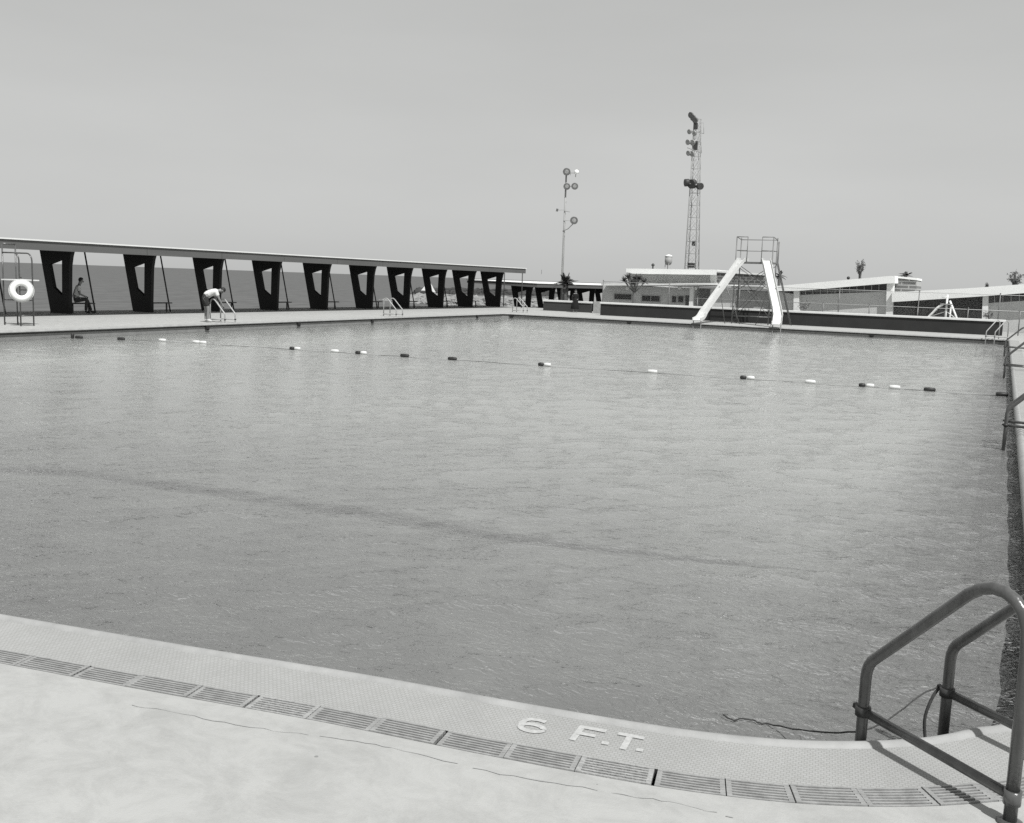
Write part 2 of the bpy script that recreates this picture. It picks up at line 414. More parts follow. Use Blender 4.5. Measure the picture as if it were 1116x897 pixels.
def basin_mat():
    # plaster colour darkened towards the near edge: light lost with depth painted in, blotchy
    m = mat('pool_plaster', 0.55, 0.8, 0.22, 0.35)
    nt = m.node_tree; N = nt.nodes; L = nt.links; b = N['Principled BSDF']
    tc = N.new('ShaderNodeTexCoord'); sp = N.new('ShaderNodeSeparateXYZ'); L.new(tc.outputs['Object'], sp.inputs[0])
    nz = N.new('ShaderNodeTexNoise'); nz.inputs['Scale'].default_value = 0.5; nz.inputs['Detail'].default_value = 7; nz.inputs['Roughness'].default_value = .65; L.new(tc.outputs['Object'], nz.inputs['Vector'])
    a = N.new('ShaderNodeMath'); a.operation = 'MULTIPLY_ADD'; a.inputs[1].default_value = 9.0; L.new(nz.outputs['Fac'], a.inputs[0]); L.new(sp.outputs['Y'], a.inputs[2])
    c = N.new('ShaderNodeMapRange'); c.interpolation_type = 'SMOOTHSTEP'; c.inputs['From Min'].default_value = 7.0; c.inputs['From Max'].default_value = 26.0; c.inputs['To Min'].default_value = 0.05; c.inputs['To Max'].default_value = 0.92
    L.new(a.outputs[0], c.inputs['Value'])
    # shade along the right wall painted into the floor colour, ragged edged
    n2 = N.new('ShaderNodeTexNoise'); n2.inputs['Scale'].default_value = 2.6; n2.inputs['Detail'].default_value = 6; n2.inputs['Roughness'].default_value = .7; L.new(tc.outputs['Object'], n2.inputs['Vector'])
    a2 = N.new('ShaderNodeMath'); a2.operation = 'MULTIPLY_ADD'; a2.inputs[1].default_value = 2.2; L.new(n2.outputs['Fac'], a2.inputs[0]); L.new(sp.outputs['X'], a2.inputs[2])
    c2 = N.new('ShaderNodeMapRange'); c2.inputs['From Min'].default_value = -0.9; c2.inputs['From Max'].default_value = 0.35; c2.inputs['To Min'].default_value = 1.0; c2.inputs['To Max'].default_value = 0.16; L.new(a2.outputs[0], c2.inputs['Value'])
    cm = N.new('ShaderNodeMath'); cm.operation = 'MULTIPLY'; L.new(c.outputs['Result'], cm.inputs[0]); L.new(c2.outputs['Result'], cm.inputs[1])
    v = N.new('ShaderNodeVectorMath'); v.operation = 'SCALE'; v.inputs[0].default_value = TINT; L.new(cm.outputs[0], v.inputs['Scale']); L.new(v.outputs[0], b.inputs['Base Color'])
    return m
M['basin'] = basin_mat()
# basin: flat floor, deep-water darkness painted in at the near end, a dark line where the bottom starts to drop
FZ = -0.95  # floor set shallow, at an apparent depth, to narrow the right wall's shadow
fl = [G(x, y, FZ + .004) for x, y in [(-120, 504), (0, 513), (70, 517), (143, 525), (250, 541), (340, 554), (430, 567), (560, 589), (720, 609), (850, 622), (960, 631)]]
fl = [Vector((-28.5, fl[0].y - (fl[0].x + 28.5) * .12, FZ + .004))] + fl + [Vector((0.3, fl[-1].y + .5, FZ + .004))]
fl = catmull(fl, 14)
ring = at_z(offset(OUT, 0.03), FZ)
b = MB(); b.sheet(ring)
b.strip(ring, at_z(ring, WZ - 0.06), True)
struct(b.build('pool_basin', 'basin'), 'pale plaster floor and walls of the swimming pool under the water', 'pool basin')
def wav(i, a): return a*(math.sin(i*.9 + math.sin(i*.37)*2) * .5 + random.uniform(-.6, .6))
for q, (lo, hi, m) in enumerate(((-0.16, 0.42, 'line_edge'), (-0.09, 0.28, 'line_mid'), (-0.03, 0.16, 'floor_line'))):
    b = MB(); up_ = Vector((0, 0, .004 * q))
    A = [p + Vector((0, lo + wav(i, .06), 0)) + up_ for i, p in enumerate(fl)]; B2 = [p + Vector((0, hi + wav(i*1.3 + 2, .10), 0)) + up_ for i, p in enumerate(fl)]
    k0 = int(len(fl)*.60); k1 = int(len(fl)*(.86 - .03*q))
    for i in range(k0, len(fl)):
        f = min(1, (i - k0) / (k1 - k0)); m_ = A[i].lerp(B2[i], .5); A[i] = A[i].lerp(m_, f*.98); B2[i] = B2[i].lerp(m_, f*.98)
    b.strip(A[:k1+1], B2[:k1+1])
    struct(b.build('floor_line', m), 'dark line across the pool bottom seen through the water', 'pool marking')
b = MB()
b.strip(at_z(offset(OUT, 0.025), WZ - 0.06), at_z(offset(OUT, 0.025), -0.115), True)
struct(b.build('pool_wall', 'wall_tile'), 'grey tiled pool wall showing between water and coping', 'pool wall')
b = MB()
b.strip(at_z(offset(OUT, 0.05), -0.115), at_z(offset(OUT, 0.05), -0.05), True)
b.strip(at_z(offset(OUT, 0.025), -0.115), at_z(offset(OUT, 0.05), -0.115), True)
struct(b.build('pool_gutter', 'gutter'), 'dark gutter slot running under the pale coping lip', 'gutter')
# water
# real wind ripples: a sum of short crested waves on a fine grid, with only the smallest ripples left to the bump
import numpy as np
rng = np.random.default_rng(11)
def pool_surface(step):
    xs = np.arange(-29.6, 0.5, step); ys = np.arange(-0.6, FARY + 0.3, step)
    X, Y = np.meshgrid(xs, ys); Z = np.zeros_like(X)
    patch = 1.0 + 0.25*np.sin(X*0.41 + 1.3*np.sin(Y*0.17)) * np.sin(Y*0.29 + 0.8*np.sin(X*0.23))
    for k in range(46):
        lam = 0.26 * (1.75/0.26) ** rng.random(); th_ = math.radians(112) + rng.normal(0, 0.75)
        kk = 2*math.pi/lam; amp = 0.0105/kk * rng.uniform(.5, 1.3)
        px_ = kk*math.cos(th_); py_ = kk*math.sin(th_); ph = rng.random()*6.28
        wob = 0.5*np.sin(X*rng.uniform(.3, 1.2) + Y*rng.uniform(-1, 1) + ph)
        Z += amp*np.sin(px_*X + py_*Y + ph + wob)
    Z = WZ + Z*patch*np.clip((X + 29.0)/7.0, .30, 1.0)*(1 + 0.7*np.clip((X + 2.0)/1.6, 0, 1))
    # keep cells inside the pool (they tuck a little into the wall)
    P = offset(OUT, 0.12); inside = np.zeros(X.shape, bool); n = len(P)
    for i in range(n):
        x0, y0, x1, y1 = P[i-1].x, P[i-1].y, P[i].x, P[i].y
        if y0 == y1: continue
        c = ((Y < y0) != (Y < y1)) & (X < (x1 - x0)*(Y - y0)/(y1 - y0) + x0); inside ^= c
    q = inside[:-1, :-1] | inside[1:, :-1] | inside[:-1, 1:] | inside[1:, 1:]
    idx = np.arange(X.size).reshape(X.shape)
    f = np.stack([idx[:-1, :-1][q], idx[:-1, 1:][q], idx[1:, 1:][q], idx[1:, :-1][q]], 1)
    used = np.unique(f); mp_ = np.zeros(X.size, np.int64); mp_[used] = np.arange(used.size); f = mp_[f]
    co_ = np.stack([X.ravel()[used], Y.ravel()[used], Z.ravel()[used]], 1).astype(np.float32)
    me = bpy.data.meshes.new('pool_water')
    me.vertices.add(len(co_)); me.vertices.foreach_set('co', co_.ravel())
    me.loops.add(f.size); me.loops.foreach_set('vertex_index', f.ravel().astype(np.int32))
    me.polygons.add(len(f)); me.polygons.foreach_set('loop_start', np.arange(0, f.size, 4, dtype=np.int32))
    me.polygons.foreach_set('use_smooth', np.ones(len(f), bool))
    me.update(calc_edges=True); me.validate()
    return me
M['water'] = water_mat('pool_water_surface', 0.262, 0.5, 0.88,
    [(7.0, (1.0, 1.7, 1), 0.35, 0.0290, 2, 1.3), (19.0, (1.0, 1.7, 1), -0.15, 0.0080, 1, 1.0)], 0.45, 0.05, 1.0, calm=True)
wme = pool_surface(0.065); wme.materials.append(M['water'])
wo = bpy.data.objects.new('pool_water', wme); COL.objects.link(wo)
struct(wo, 'rippled pale grey water filling the swimming pool', 'water')

# coping: rolled lip, mosaic band
LIPW, TILEW, CHW = 0.055, 0.405, 0.15
prof = [(-0.045, -0.055), (-0.040, -0.032), (-0.026, -0.010), (-0.008, 0.006), (0.014, 0.018), (0.032, 0.018), (0.047, 0.008), (LIPW, -0.002)]
b = MB()
for (d1, z1), (d2, z2) in zip(prof, prof[1:]):
    b.strip(at_z(offset(OUT, d1), z1), at_z(offset(OUT, d2), z2), True, True)
b.strip(at_z(offset(OUT, -0.045), -0.055), at_z(offset(OUT, 0.055), -0.055), True)
bmesh.ops.remove_doubles(b.b, verts=b.b.verts, dist=1e-5)
struct(b.build('pool_coping_lip', 'lip'), 'raised rounded concrete lip along the pool edge', 'coping')
b = MB(); b.strip(at_z(offset(OUT, LIPW), 0.0), at_z(offset(OUT, TILEW), 0.0), True)
struct(b.build('pool_coping', 'tile'), 'pale mosaic tile band between the pool edge and the drain grates', 'coping')

# drain channel along the near edge
inner = offset(OUT, TILEW); outer = offset(OUT, TILEW + CHW)
i0, i1 = 7, len(straight) + len(corner) - 1
chan_in = inner[i0:i1+1]; chan_out = outer[i0:i1+1]
hole = []
for i in range(len(OUT)): hole.append(outer[i] if i0 <= i <= i1 else inner[i])
b = MB()
b.strip(at_z(chan_in, 0.0), at_z(chan_in, -0.07)); b.strip(at_z(chan_out, 0.0), at_z(chan_out, -0.07)); b.strip(at_z(chan_in, -0.07), at_z(chan_out, -0.07))
struct(b.build('drain_channel', 'trough'), 'dark drain trough below the slotted grates', 'drain')
# deck
DX0, DX1 = -38.7, 45.0
deck_poly = [Vector(p) for p in ((DX0, -30, 0), (DX1, -30, 0), (DX1, 66, 0), (-31.5, 66, 0), (-31.5, 68.2, 0), (DX0, 68.2, 0))]
b = MB(); b.sheet(deck_poly, [hole])
b.strip(deck_poly, at_z(deck_poly, -1.3), True)
deck = struct(b.build('pool_deck', 'deck'), 'bright concrete deck around the swimming pool', 'pool deck')
# joint trace / hairline crack in the near deck, a few cm wide, just proud of the concrete
cpx = [(130,767),(160,771),(200,778),(245,787),(300,796),(350,802),(400,809),(440,818),(500,832),(560,846),(620,855),(680,866),(720,872),(760,881),(800,890)]
cr_ = catmull([G(x, y, 0.003) for x, y in cpx], 4)
b = MB(); A, B_ = [], []
for i, p in enumerate(cr_):
    w = max(0.0007, 0.0022 + random.gauss(0, .0012))
    j = Vector((random.uniform(-.006, .006), random.uniform(-.008, .008), 0))
    A.append(p + j + Vector((0, -w, 0))); B_.append(p + j + Vector((0, w, 0)))
for i in range(len(A) - 1):
    if random.random() > .06: b.strip(A[i:i+2], B_[i:i+2])
struct(b.build('deck_joint', 'joint'), 'thin worn construction joint in the near deck beside the grates', 'deck joint')

# grates: arc-length walk along the channel
mid = [(p + q) / 2 for p, q in zip(chan_in, chan_out)]
cum = [0.0]
for p, q in zip(mid, mid[1:]): cum.append(cum[-1] + (q - p).length)
def on_arc(s_, line):
    s_ = max(0, min(cum[-1] - 1e-4, s_))
    for i in range(len(cum) - 1):
        if cum[i+1] >= s_: break
    t = (s_ - cum[i]) / (cum[i+1] - cum[i]); return line[i].lerp(line[i+1], t)
def arc_of(P):
    best = min(range(len(mid)-1), key=lambda i: (mid[i].lerp(mid[i+1], .5) - P).length)
    a, c = mid[best], mid[best+1]; t = (P - a).dot(c - a) / (c - a).length_squared
    return cum[best] + t * (c - a).length
divs = [27, 86, 143, 206, 267, 335, 404, 477, 552.5, 630, 713, 791, 864, 938.6, 1013, 1073]
dy = [720, 733, 744, 758, 770, 782, 795, 808, 820, 833, 848, 858, 866, 868, 867, 862]
S_ = [arc_of(G(x, y)) for x, y in zip(divs, dy)]
wide = {86, 267, 477, 713}
for k in range(4): S_.insert(0, S_[0] - 0.345)
S_.append(S_[-1] + 0.30); S_.append(S_[-1] + 0.30)
JOINT = 4 + divs.index(713)
for gi in range(len(S_) - 1):
    s0, s1 = S_[gi] + 0.0025, S_[gi+1] - 0.0025
    if gi >= 4 and gi - 4 < len(divs) and divs[gi-4] in wide: s0 += 0.005
    if gi + 1 >= 4 and gi + 1 - 4 < len(divs) and divs[gi+1-4] in wide: s1 -= 0.005
    b = MB(); nst = 5
    lift = 0.002 if random.random() > 0.3 else 0.006
    def row(f, z): return [on_arc(s0 + (s1 - s0) * k / nst, chan_in).lerp(on_arc(s0 + (s1 - s0) * k / nst, chan_out), f) + Vector((0, 0, z)) for k in range(nst + 1)]
    def slab(f0, f1):
        t0, t1, b0, b1 = row(f0, lift), row(f1, lift), row(f0, lift - .02), row(f1, lift - .02)
        b.strip(t0, t1); b.strip(b0, b1); b.strip(t0, b0); b.strip(t1, b1)
        for k in (0, -1):
            vs = [b.b.verts.new(q[k]) for q in (t0, t1, b1, b0)]; b.b.faces.new(vs)
    slab(0.02, 0.09); slab(0.91, 0.98)
    for k in range(5): slab(0.175 + k*0.146, 0.175 + k*0.146 + 0.062)
    for e in (s0, s1 - 0.022):
        P = [on_arc(e, chan_in), on_arc(e + 0.022, chan_in), on_arc(e + 0.022, chan_out), on_arc(e, chan_out)]
        P = [P[0].lerp(P[3], .1), P[1].lerp(P[2], .1), P[1].lerp(P[2], .9), P[0].lerp(P[3], .9)]
        b.prism([p + Vector((0, 0, lift - 0.001)) for p in P], (0, 0, -0.018))
    old = gi - JOINT in (-1, -6)
    o = b.build('drain_grate', 'grate_old' if old else 'grate')
    k = gi - JOINT
    if k < 0: lab = '%s slotted metal drain grate left of the chipped joint under the painted T' % ORD[-k-1]
    else: lab = '%s slotted metal drain grate right of the chipped joint under the painted T' % ORD[k]
    if old: lab = lab.replace('slotted metal', 'scaled slotted')
    tag(o, lab, 'drain grate', 'drain grates along the near pool edge')

# painted depth marking: strokes laid on the mosaic, read from the deck
def stroke(b, pts, w, z=0.004):
    pts = [Vector((p[0], p[1], 0)) for p in pts]; L_, R_ = [], []
    for i, p in enumerate(pts):
        t = (pts[min(i+1, len(pts)-1)] - pts[max(i-1, 0)]).normalized(); n = Vector((-t.y, t.x, 0))
        L_.append(Vector((p.x + n.x*w/2, p.y + n.y*w/2, z))); R_.append(Vector((p.x - n.x*w/2, p.y - n.y*w/2, z)))
    b.strip(L_, R_)
def quad_map(c):  # corners px: bottom-left, bottom-right, top-right, top-left -> function (u,v) -> deck point
    bl, br, tr, tl = [G(*q) for q in c]
    return lambda u, v: bl.lerp(br, u).lerp(tl.lerp(tr, u), v)
dmk = thing('depth_marking', 'white painted 6 F.T. depth marking on the tile band', 'depth marking', G(632, 800))
def letter(name, strokes):
    b = MB()
    for k, pts in enumerate(strokes): stroke(b, [p - dmk.location for p in pts], 0.03, 0.004 + 0.0006 * k)
    b.build(name, 'paint_white', dmk)
q6 = quad_map([(562, 796), (592, 801.5), (600, 787), (571, 781.5)])
loop6 = [(0.5 + 0.42*math.cos(a), 0.32 + 0.25*math.sin(a)) for a in [math.pi*2*k/16 for k in range(17)]]
letter('numeral', [[q6(u, v) for u, v in loop6], [q6(u, v) for u, v in [(0.09, 0.36), (0.06, 0.55), (0.14, 0.76), (0.32, 0.90), (0.60, 0.93), (0.86, 0.88)]]])
qF = quad_map([(621, 807), (651, 812.5), (662, 797), (633, 791.5)])
letter('letter', [[qF(0.08, 0), qF(0.08, 1)], [qF(0.02, 0.93), qF(0.98, 0.93)], [qF(0.04, 0.5), qF(0.75, 0.5)]])
qT = quad_map([(668, 815.5), (693, 820), (703, 804.5), (674, 799)])
letter('letter', [[qT(0.42, 0), qT(0.47, 1)], [qT(0.0, 0.93), qT(1.0, 0.93)]])
for px_ in ((659.5, 810.5), (697, 818)):
    c = G(*px_); letter('full_stop', [[c + Vector((-.016, -.003, 0)), c + Vector((.016, .003, 0))]])

# ------------------------------------------------------------------ ground and sea
land = [Vector(p) for p in ((-38.9, -400, -1.0), (4000, -400, -1.0), (4000, 6000, -1.0), (-700, 6000, -1.0), (-160, 330, -1.0), (-75, 170, -1.0), (-58, 128, -1.0), (-43, 112, -1.0), (-39.5, 104, -1.0))]
pit = [Vector(p) for p in ((-32, -4, -1.0), (3, -4, -1.0), (3, 57, -1.0), (-32, 57, -1.0))]
b = MB(); b.sheet(land, [pit]); b.strip(land, at_z(land, -2.4), True)
struct(b.build('ground', 'ground'), 'low flat shore ground behind the pool', 'ground')
M['sea'] = water_mat('sea_water', 0.07, 0.0, 0.0, [(0.35, (1, 1.8, 1), 1.1, 0.10, 4, 0.6), (1.6, (1, 1.6, 1), 0.9, 0.035, 3, 0.6), (7, (1, 1.3, 1), 0.4, 0.012, 2, 0.3)], 1.0, 0.25, 0.20, var=0.42)
b = MB()
b.sheet([Vector(p) for p in ((-26000, -3000, -1.6), (-38, -3000, -1.6), (-38, 104, -1.6), (-36, 118, -1.6), (-60, 172, -1.6), (-140, 330, -1.6), (-690, 6100, -1.6), (3000, 6100, -1.6), (3000, 30000, -1.6), (-26000, 30000, -1.6))])
struct(b.build('sea', 'sea'), 'dark choppy sea stretching to the horizon behind the shelter', 'sea')

def rock_bank(name, m, pts_front, depth_dir, h, n, rmin, rmax, label, cat, kind=None):
    """a bank of angular stones heaped along a line"""
    b = MB(); cum_ = 0
    for i in range(n):
        t = random.random() * (len(pts_front) - 1); k = int(t); p = pts_front[k].lerp(pts_front[k+1], t - k)
        f = random.random(); r = random.uniform(rmin, rmax)
        c = p + Vector(depth_dir) * f; c.z = -1.75 + h * math.sin(min(1.0, f * 1.3) * math.pi * 0.5) + random.uniform(-.15, .15)
        res = bmesh.ops.create_icosphere(b.b, subdivisions=1, radius=r, matrix=Matrix.Translation(c) @ Matrix.Rotation(random.random()*6, 4, 'Z') @ Matrix.Diagonal((random.uniform(.8, 1.5), random.uniform(.7, 1.2), random.uniform(.5, .85), 1)))
        for v in res['verts']: v.co += Vector((random.uniform(-1, 1), random.uniform(-1, 1), random.uniform(-1, 1))) * r * 0.18
    o = b.build(name, m); return tag(o, label, cat, kind=kind)
fr = [G(x, y, -1.6) for x, y in [(414, 327), (440, 330), (480, 332.5), (540, 334.5), (600, 336)]]
rock_bank('riprap_bank', 'rock', fr, (-7, 26, 0), 0.75, 1100, 0.25, 0.6, 'pale rubble stones banked along the shore beyond the shelter', 'rubble stones', 'stuff')
jf = [G(x, y, -1.6) for x, y in [(446, 320), (480, 320.5), (520, 321), (560, 321.8), (600, 322.6)]]
rock_bank('jetty', 'rock_dk', jf, (-5, 12, 0), 0.9, 800, 0.4, 0.9, 'low dark stone jetty in the sea beyond the pale rubble', 'jetty', 'stuff')

# dinghy under sail
sp = G(466, 321, -1.6)
t = thing('sailing_dinghy', 'small dinghy with a white sail beyond the dark jetty', 'sailboat', sp, R(30))
b = MB()
hp = [(-1.5, 0.0), (-1.3, 0.45), (0.2, 0.6), (1.3, 0.3), (1.9, 0.0), (1.3, -0.3), (0.2, -0.6), (-1.3, -0.45)]
b.strip([Vector((x*.85, y*.7, -0.1)) for x, y in hp], [Vector((x, y, 0.38)) for x, y in hp], True); b.sheet([Vector((x, y, 0.36)) for x, y in hp])
b.build('hull', 'hull', t)
b = MB(); b.tube([(0.4, 0, 0.3), (0.4, 0, 3.1)], 0.04, 6); b.tube([(0.4, 0, .75), (-1.4, 0, .75)], 0.03, 6); b.build('mast', 'rod', t)
b = MB(); b.prism([(0.34, -0.006, 3.05), (0.34, -0.006, 0.8), (-1.4, -0.006, 0.8), (-0.5, -0.006, 1.9)], (0, 0.012, 0)); b.prism([(0.5, -0.006, 2.6), (0.5, -0.006, 0.6), (1.7, -0.006, 0.5)], (0, 0.012, 0)); b.build('sail', 'sail', t)

# ------------------------------------------------------------------ shelter
CXR = -36.1                                   # pool-side face of the columns
colY = [PX(x, 340, CXR).y for x in (78, 167, 241, 304, 358, 407, 447, 484, 516, 546)]
# outline of one frame in its own plane, from the first column
Y1 = colY[0]
def loc_pts(pts, off): return [Vector((PY(x, y, Y1).x - CXR, 0, PY(x, y, Y1).z - off)) for x, y in pts]
outl = loc_pts([(55.3, 343.6), (42.6, 270.0), (79.0, 270.6), (76.9, 279), (75.5, 290), (75.1, 343.6)], 0)
base_z = min(p.z for p in outl)
for p in outl: p.z = 0 if p.z < 0.3 else p.z
holeP = loc_pts([(53.6, 288.0), (67.4, 282.4), (67.6, 322.5), (58.2, 313.0)], 0)
CTOP = max(p.z for p in outl)
b = MB(); b.prism(outl, (0, 0.16, 0), [holeP])
colmesh = b.build('column', 'column')
shelter = thing('shade_shelter', 'long flat roofed shade shelter on dark V-shaped columns beside the sea', 'shelter', (CXR, Y1, 0))
for k, y in enumerate([colY[0] - 8.6, colY[0] - 4.3] + colY):
    c = colmesh if k == 0 else colmesh.copy()
    if k: COL.objects.link(c)
    c.parent = shelter; c.location = (0, y - Y1, 0)
RX = -33.7
yEnd = PX(573, 295, RX).y
zb, zt = 2.60, 2.94
def roof_slab(x_pool, x_sea, y0, ye_pool, ye_sea, zb, zt):
    b = MB()
    P = [Vector((x_pool, y0, zb)), Vector((x_pool, ye_pool, zb)), Vector((x_sea, ye_sea, zb + .16)), Vector((x_sea, y0, zb + .16))]
    T = [Vector((x_pool, y0, zt)), Vector((x_pool, ye_pool, zt)), Vector((x_sea, ye_sea, zt + .05)), Vector((x_sea, y0, zt + .05))]
    v = [b.b.verts.new(p) for p in P]; w = [b.b.verts.new(p) for p in T]
    b.b.faces.new(v[::-1]); b.b.faces.new(w)
    for i in range(4): b.b.faces.new((v[i], v[(i+1)%4], w[(i+1)%4], w[i]))
    return b
loc0 = Vector((CXR, Y1, 0))
b = roof_slab(RX - CXR, -40.2 - CXR, -24, yEnd - Y1, yEnd + 2.2 - Y1, zb, zt); roof = b.build('roof', 'roof', shelter)
b = roof_slab(RX + .05 - CXR, -40.25 - CXR, -24.02, yEnd + .04 - Y1, yEnd + 2.24 - Y1, zt + .006, zt + .06); b.build('flashing', 'flash', roof)
for k, y in enumerate(colY):
    b = MB(); b.box(RX - CXR - .012, RX - CXR + .003, y - Y1 + 1.95, y - Y1 + 1.97, zb + .004, zt - .004); b.build('panel_joint', 'rod', shelter)
rodpx = [(-75, 344), (6, 342.5), (104, 342.3), (185.6, 340.4), (255, 338.6), (315, 337.7), (365.8, 337), (411, 336), (452, 335.6), (488, 335.3)]
for x, y in rodpx:
    p = PX(x, y, -36.85)
    b = MB(); b.tube([(-.75, p.y - Y1, 0.0), (-1.38, p.y - Y1, zb + .14)], 0.035, 8); b.build('brace_rod', 'rod', shelter)
for x, y in ((571, 300), (551.5, 300)):
    p = PX(x, y, -34.2 if x > 560 else -36.6)
    b = MB(); b.tube([(p.x - CXR, p.y - Y1 - .25, 0.0), (p.x - CXR, p.y - Y1 - .25, zb + .02)], 0.04, 8); b.build('end_post', 'rod', shelter)

# lower shelter carrying on along the shore
sh2 = thing('lower_shelter', 'lower shade shelter with the same dark columns beyond the end of the long one', 'shelter', (CXR, 71.5, -1.0))
for k in range(9):
    c = colmesh.copy(); COL.objects.link(c); c.parent = sh2; c.location = (0, k * 4.35, 0)
Z2 = -0.02
b = roof_slab(RX - CXR - .2, -40.2 - CXR, -3.5, 37.2, 37.2, zb + Z2, zt + Z2 - .06); r2 = b.build('roof', 'roof', sh2)
b = roof_slab(RX - CXR - .15, -40.25 - CXR, -3.55, 37.25, 37.25, zt - .05 + Z2, zt + Z2 - .02); b.build('flashing', 'flash', r2)

# benches between columns and rods
bn = thing('bench', 'plain plank bench', 'bench', (-36.75, colY[0] + .95, 0))
b = MB(); b.box(-.2, .2, -.6, .6, .40, .45, .008); b.build('seat', 'bench', bn)
for yy in (-.42, .42):
    b = MB(); b.box(-.03, .03, yy - .03, yy + .03, 0, .397); b.build('leg', 'bench', bn)
register(bn)
for k in range(9):
    o = bn if k == 0 else copy_tree(bn)
    o.location = (-36.75, colY[k] + 0.98, 0)
    o['label'] = 'low plank bench the man sits on beside the first shelter column' if k == 0 else 'low plank bench right after the %s shelter column from the left' % ORD[k]
    o['group'] = 'benches under the shelter'

# ------------------------------------------------------------------ lifeguard chair and life ring
ch = thing('lifeguard_chair', 'tall tubular lifeguard chair carrying a white life ring', 'lifeguard chair', (-30.1, 21.33, 0))
w2, d2 = 0.24, 0.42
def arc(c, r, a0, a1, ax, n=6):
    return [Vector((c[0] + r*math.cos(a0 + (a1-a0)*k/n) * (1 if ax == 'x' else 0), c[1], c[2] + r*math.sin(a0 + (a1-a0)*k/n))) for k in range(n+1)]
for sgn in (-1, 1):
    y = sgn * w2
    b = MB(); b.tube([(-d2, y, 0), (-d2, y, 2.72)], 0.024, 8); b.build('back_post', 'tube', ch)
    b = MB(); b.tube([Vector((-d2, y, 2.42)), Vector((d2 - .25, y, 2.42))] + [Vector((d2 - .25 + .25*math.sin(a), y, 2.17 + .25*math.cos(a))) for a in (0.3, 0.6, 0.9, 1.2, 1.57)] + [Vector((d2, y, 0))], 0.024, 8); b.build('front_leg', 'tube', ch)
b = MB(); b.tube([(-d2, -w2, 2.71), (-d2, w2, 2.71)], 0.028, 8); b.build('top_rail', 'tube', ch)
b = MB(); b.box(-d2 + .03, d2 - .03, -w2 - .10, w2 + .28, 1.50, 1.54, .006); b.build('seat', 'woodw', ch)
for z in (0.85,):
    b = MB(); b.tube([(-d2, -w2, z), (-d2, w2, z), (d2, w2, z), (d2, -w2, z), (-d2, -w2, z)], 0.018, 6); b.build('brace_ring', 'tube', ch)
for z in (.35, 1.2):
    b = MB(); b.tube([(d2, -w2, z), (d2, w2, z)], 0.018, 6); b.build('rung', 'tube', ch)
nrm = Vector((0.82, -0.57, 0.0)).normalized()
rc = Vector((-30.1 + d2, 21.33 - w2 + .06, 1.18)) + nrm * 0.13
rg = thing('life_ring', 'white life ring hung on the lifeguard chair', 'life ring', rc)
b = MB(); b.torus((0, 0, 0), nrm, 0.262, 0.097); b.build('ring', 'ringm', rg)
b = MB(); b.torus((0, 0, 0), nrm, 0.375, 0.011, 40, 6); b.build('grab_line', 'woodw', rg)
b = MB(); b.tube([Vector((0, 0, .36)) - nrm * .02, Vector((0, 0, .44)) - nrm * .10], 0.02, 6); b.build('hook', 'clamp', rg)

# ------------------------------------------------------------------ pool ladders
def make_ladder(m='tube'):
    """local x: from the water post (0) to the deck post (0.8); local y: across"""
    t = thing('pool_ladder', 'pool ladder', 'pool ladder')
    rt = 0.026; LW = 0.57
    for y in (0.0, LW):
        P = [Vector((0, y, -1.15)), Vector((0, y, 0.30))]
        P += [Vector((0.075*(1-math.cos(a)) , y, 0.30 + 0.12*math.sin(a))) for a in (.3, .6, .9)]
        P += [Vector((0.50, y, 0.865)), Vector((0.555, y, 0.905)), Vector((0.61, y, 0.925)), Vector((0.665, y, 0.925)), Vector((0.715, y, 0.905)), Vector((0.75, y, 0.87)), Vector((0.775, y, 0.81)), Vector((0.785, y, .70)), Vector((0.79, y, 0.0))]
        b = MB(); b.tube(P, rt, 14); b.build('handrail', m, t)
        b = MB(); b.tube([(0.028, y, 0.135), (0.765, y, 0.115)], 0.0215, 12); b.build('lower_bar', m, t)
        b = MB(); b.lathe([(.036, -.022), (.036, .022)], (0, y, .137), (0, 0, 1), 14); b.bar((-.055, y, .145), (.05, y, .13), .022, .024); b.build('clamp', 'clamp', t)
        b = MB(); b.lathe([(.034, -.03), (.034, .03)], (.79, y, .113), (0, 0, 1), 14); b.build('clamp', m, t)
        b = MB(); b.lathe([(.05, 0), (.05, .008), (.034, .014)], (0.79, y, 0.001), (0, 0, 1), 14); b.build('foot_flange', m, t)
    for z in (-0.42, -0.72, -1.02):
        b = MB(); b.box(-.04, .04, .03, LW - .03, z - .015, z + .015, .004); b.build('tread', m, t)
    register(t)
    return t
lad = make_ladder(); lad2 = make_ladder('tube_light')
a_ = Vector((-0.522, 4.672, 0))
ang = R(-35.8)
places = [(lad, (a_.x, a_.y), ang, 'dark painted pool ladder in the near corner with a rope tied to its posts'),
 (None, (-0.17, 16.75), 0, 'nearest dark pool ladder halfway along the right pool edge'),
 (None, (-0.50, 31.6), 0, 'middle one of the three dark ladders on the right pool edge'),
 (None, (-0.75, 43.2), 0, 'farthest dark ladder on the right pool edge, by the far corner'),
 (lad2, (-28.20, PX(256.4, 355, -28.2).y), math.pi, 'bright railed pool ladder the bending person reaches to on the shelter side'),
 (None, (-28.75, PX(438.6, 345, -28.75).y), math.pi, 'bright railed ladder on the shelter side with nobody at it'),
 (None, (-29.0, PX(574.5, 343, -29.0).y), math.pi, 'small looking bright ladder at the far shelter-side corner of the pool'),
 (None, (-1.42, 53.35), math.pi/4, 'bright railed ladder at the end of the far edge below the dark wall')]
src = None
for s_, (x, y), rz, lab in places:
    if s_ is not None: src = s_; o = s_
    else: o = copy_tree(src)
    o.location = (x, y, 0); o.rotation_euler = (0, 0, rz); o['label'] = lab; o['group'] = 'ladders around the pool'
lm = Matrix.Translation((a_.x, a_.y, 0)) @ Matrix.Rotation(ang, 4, 'Z')

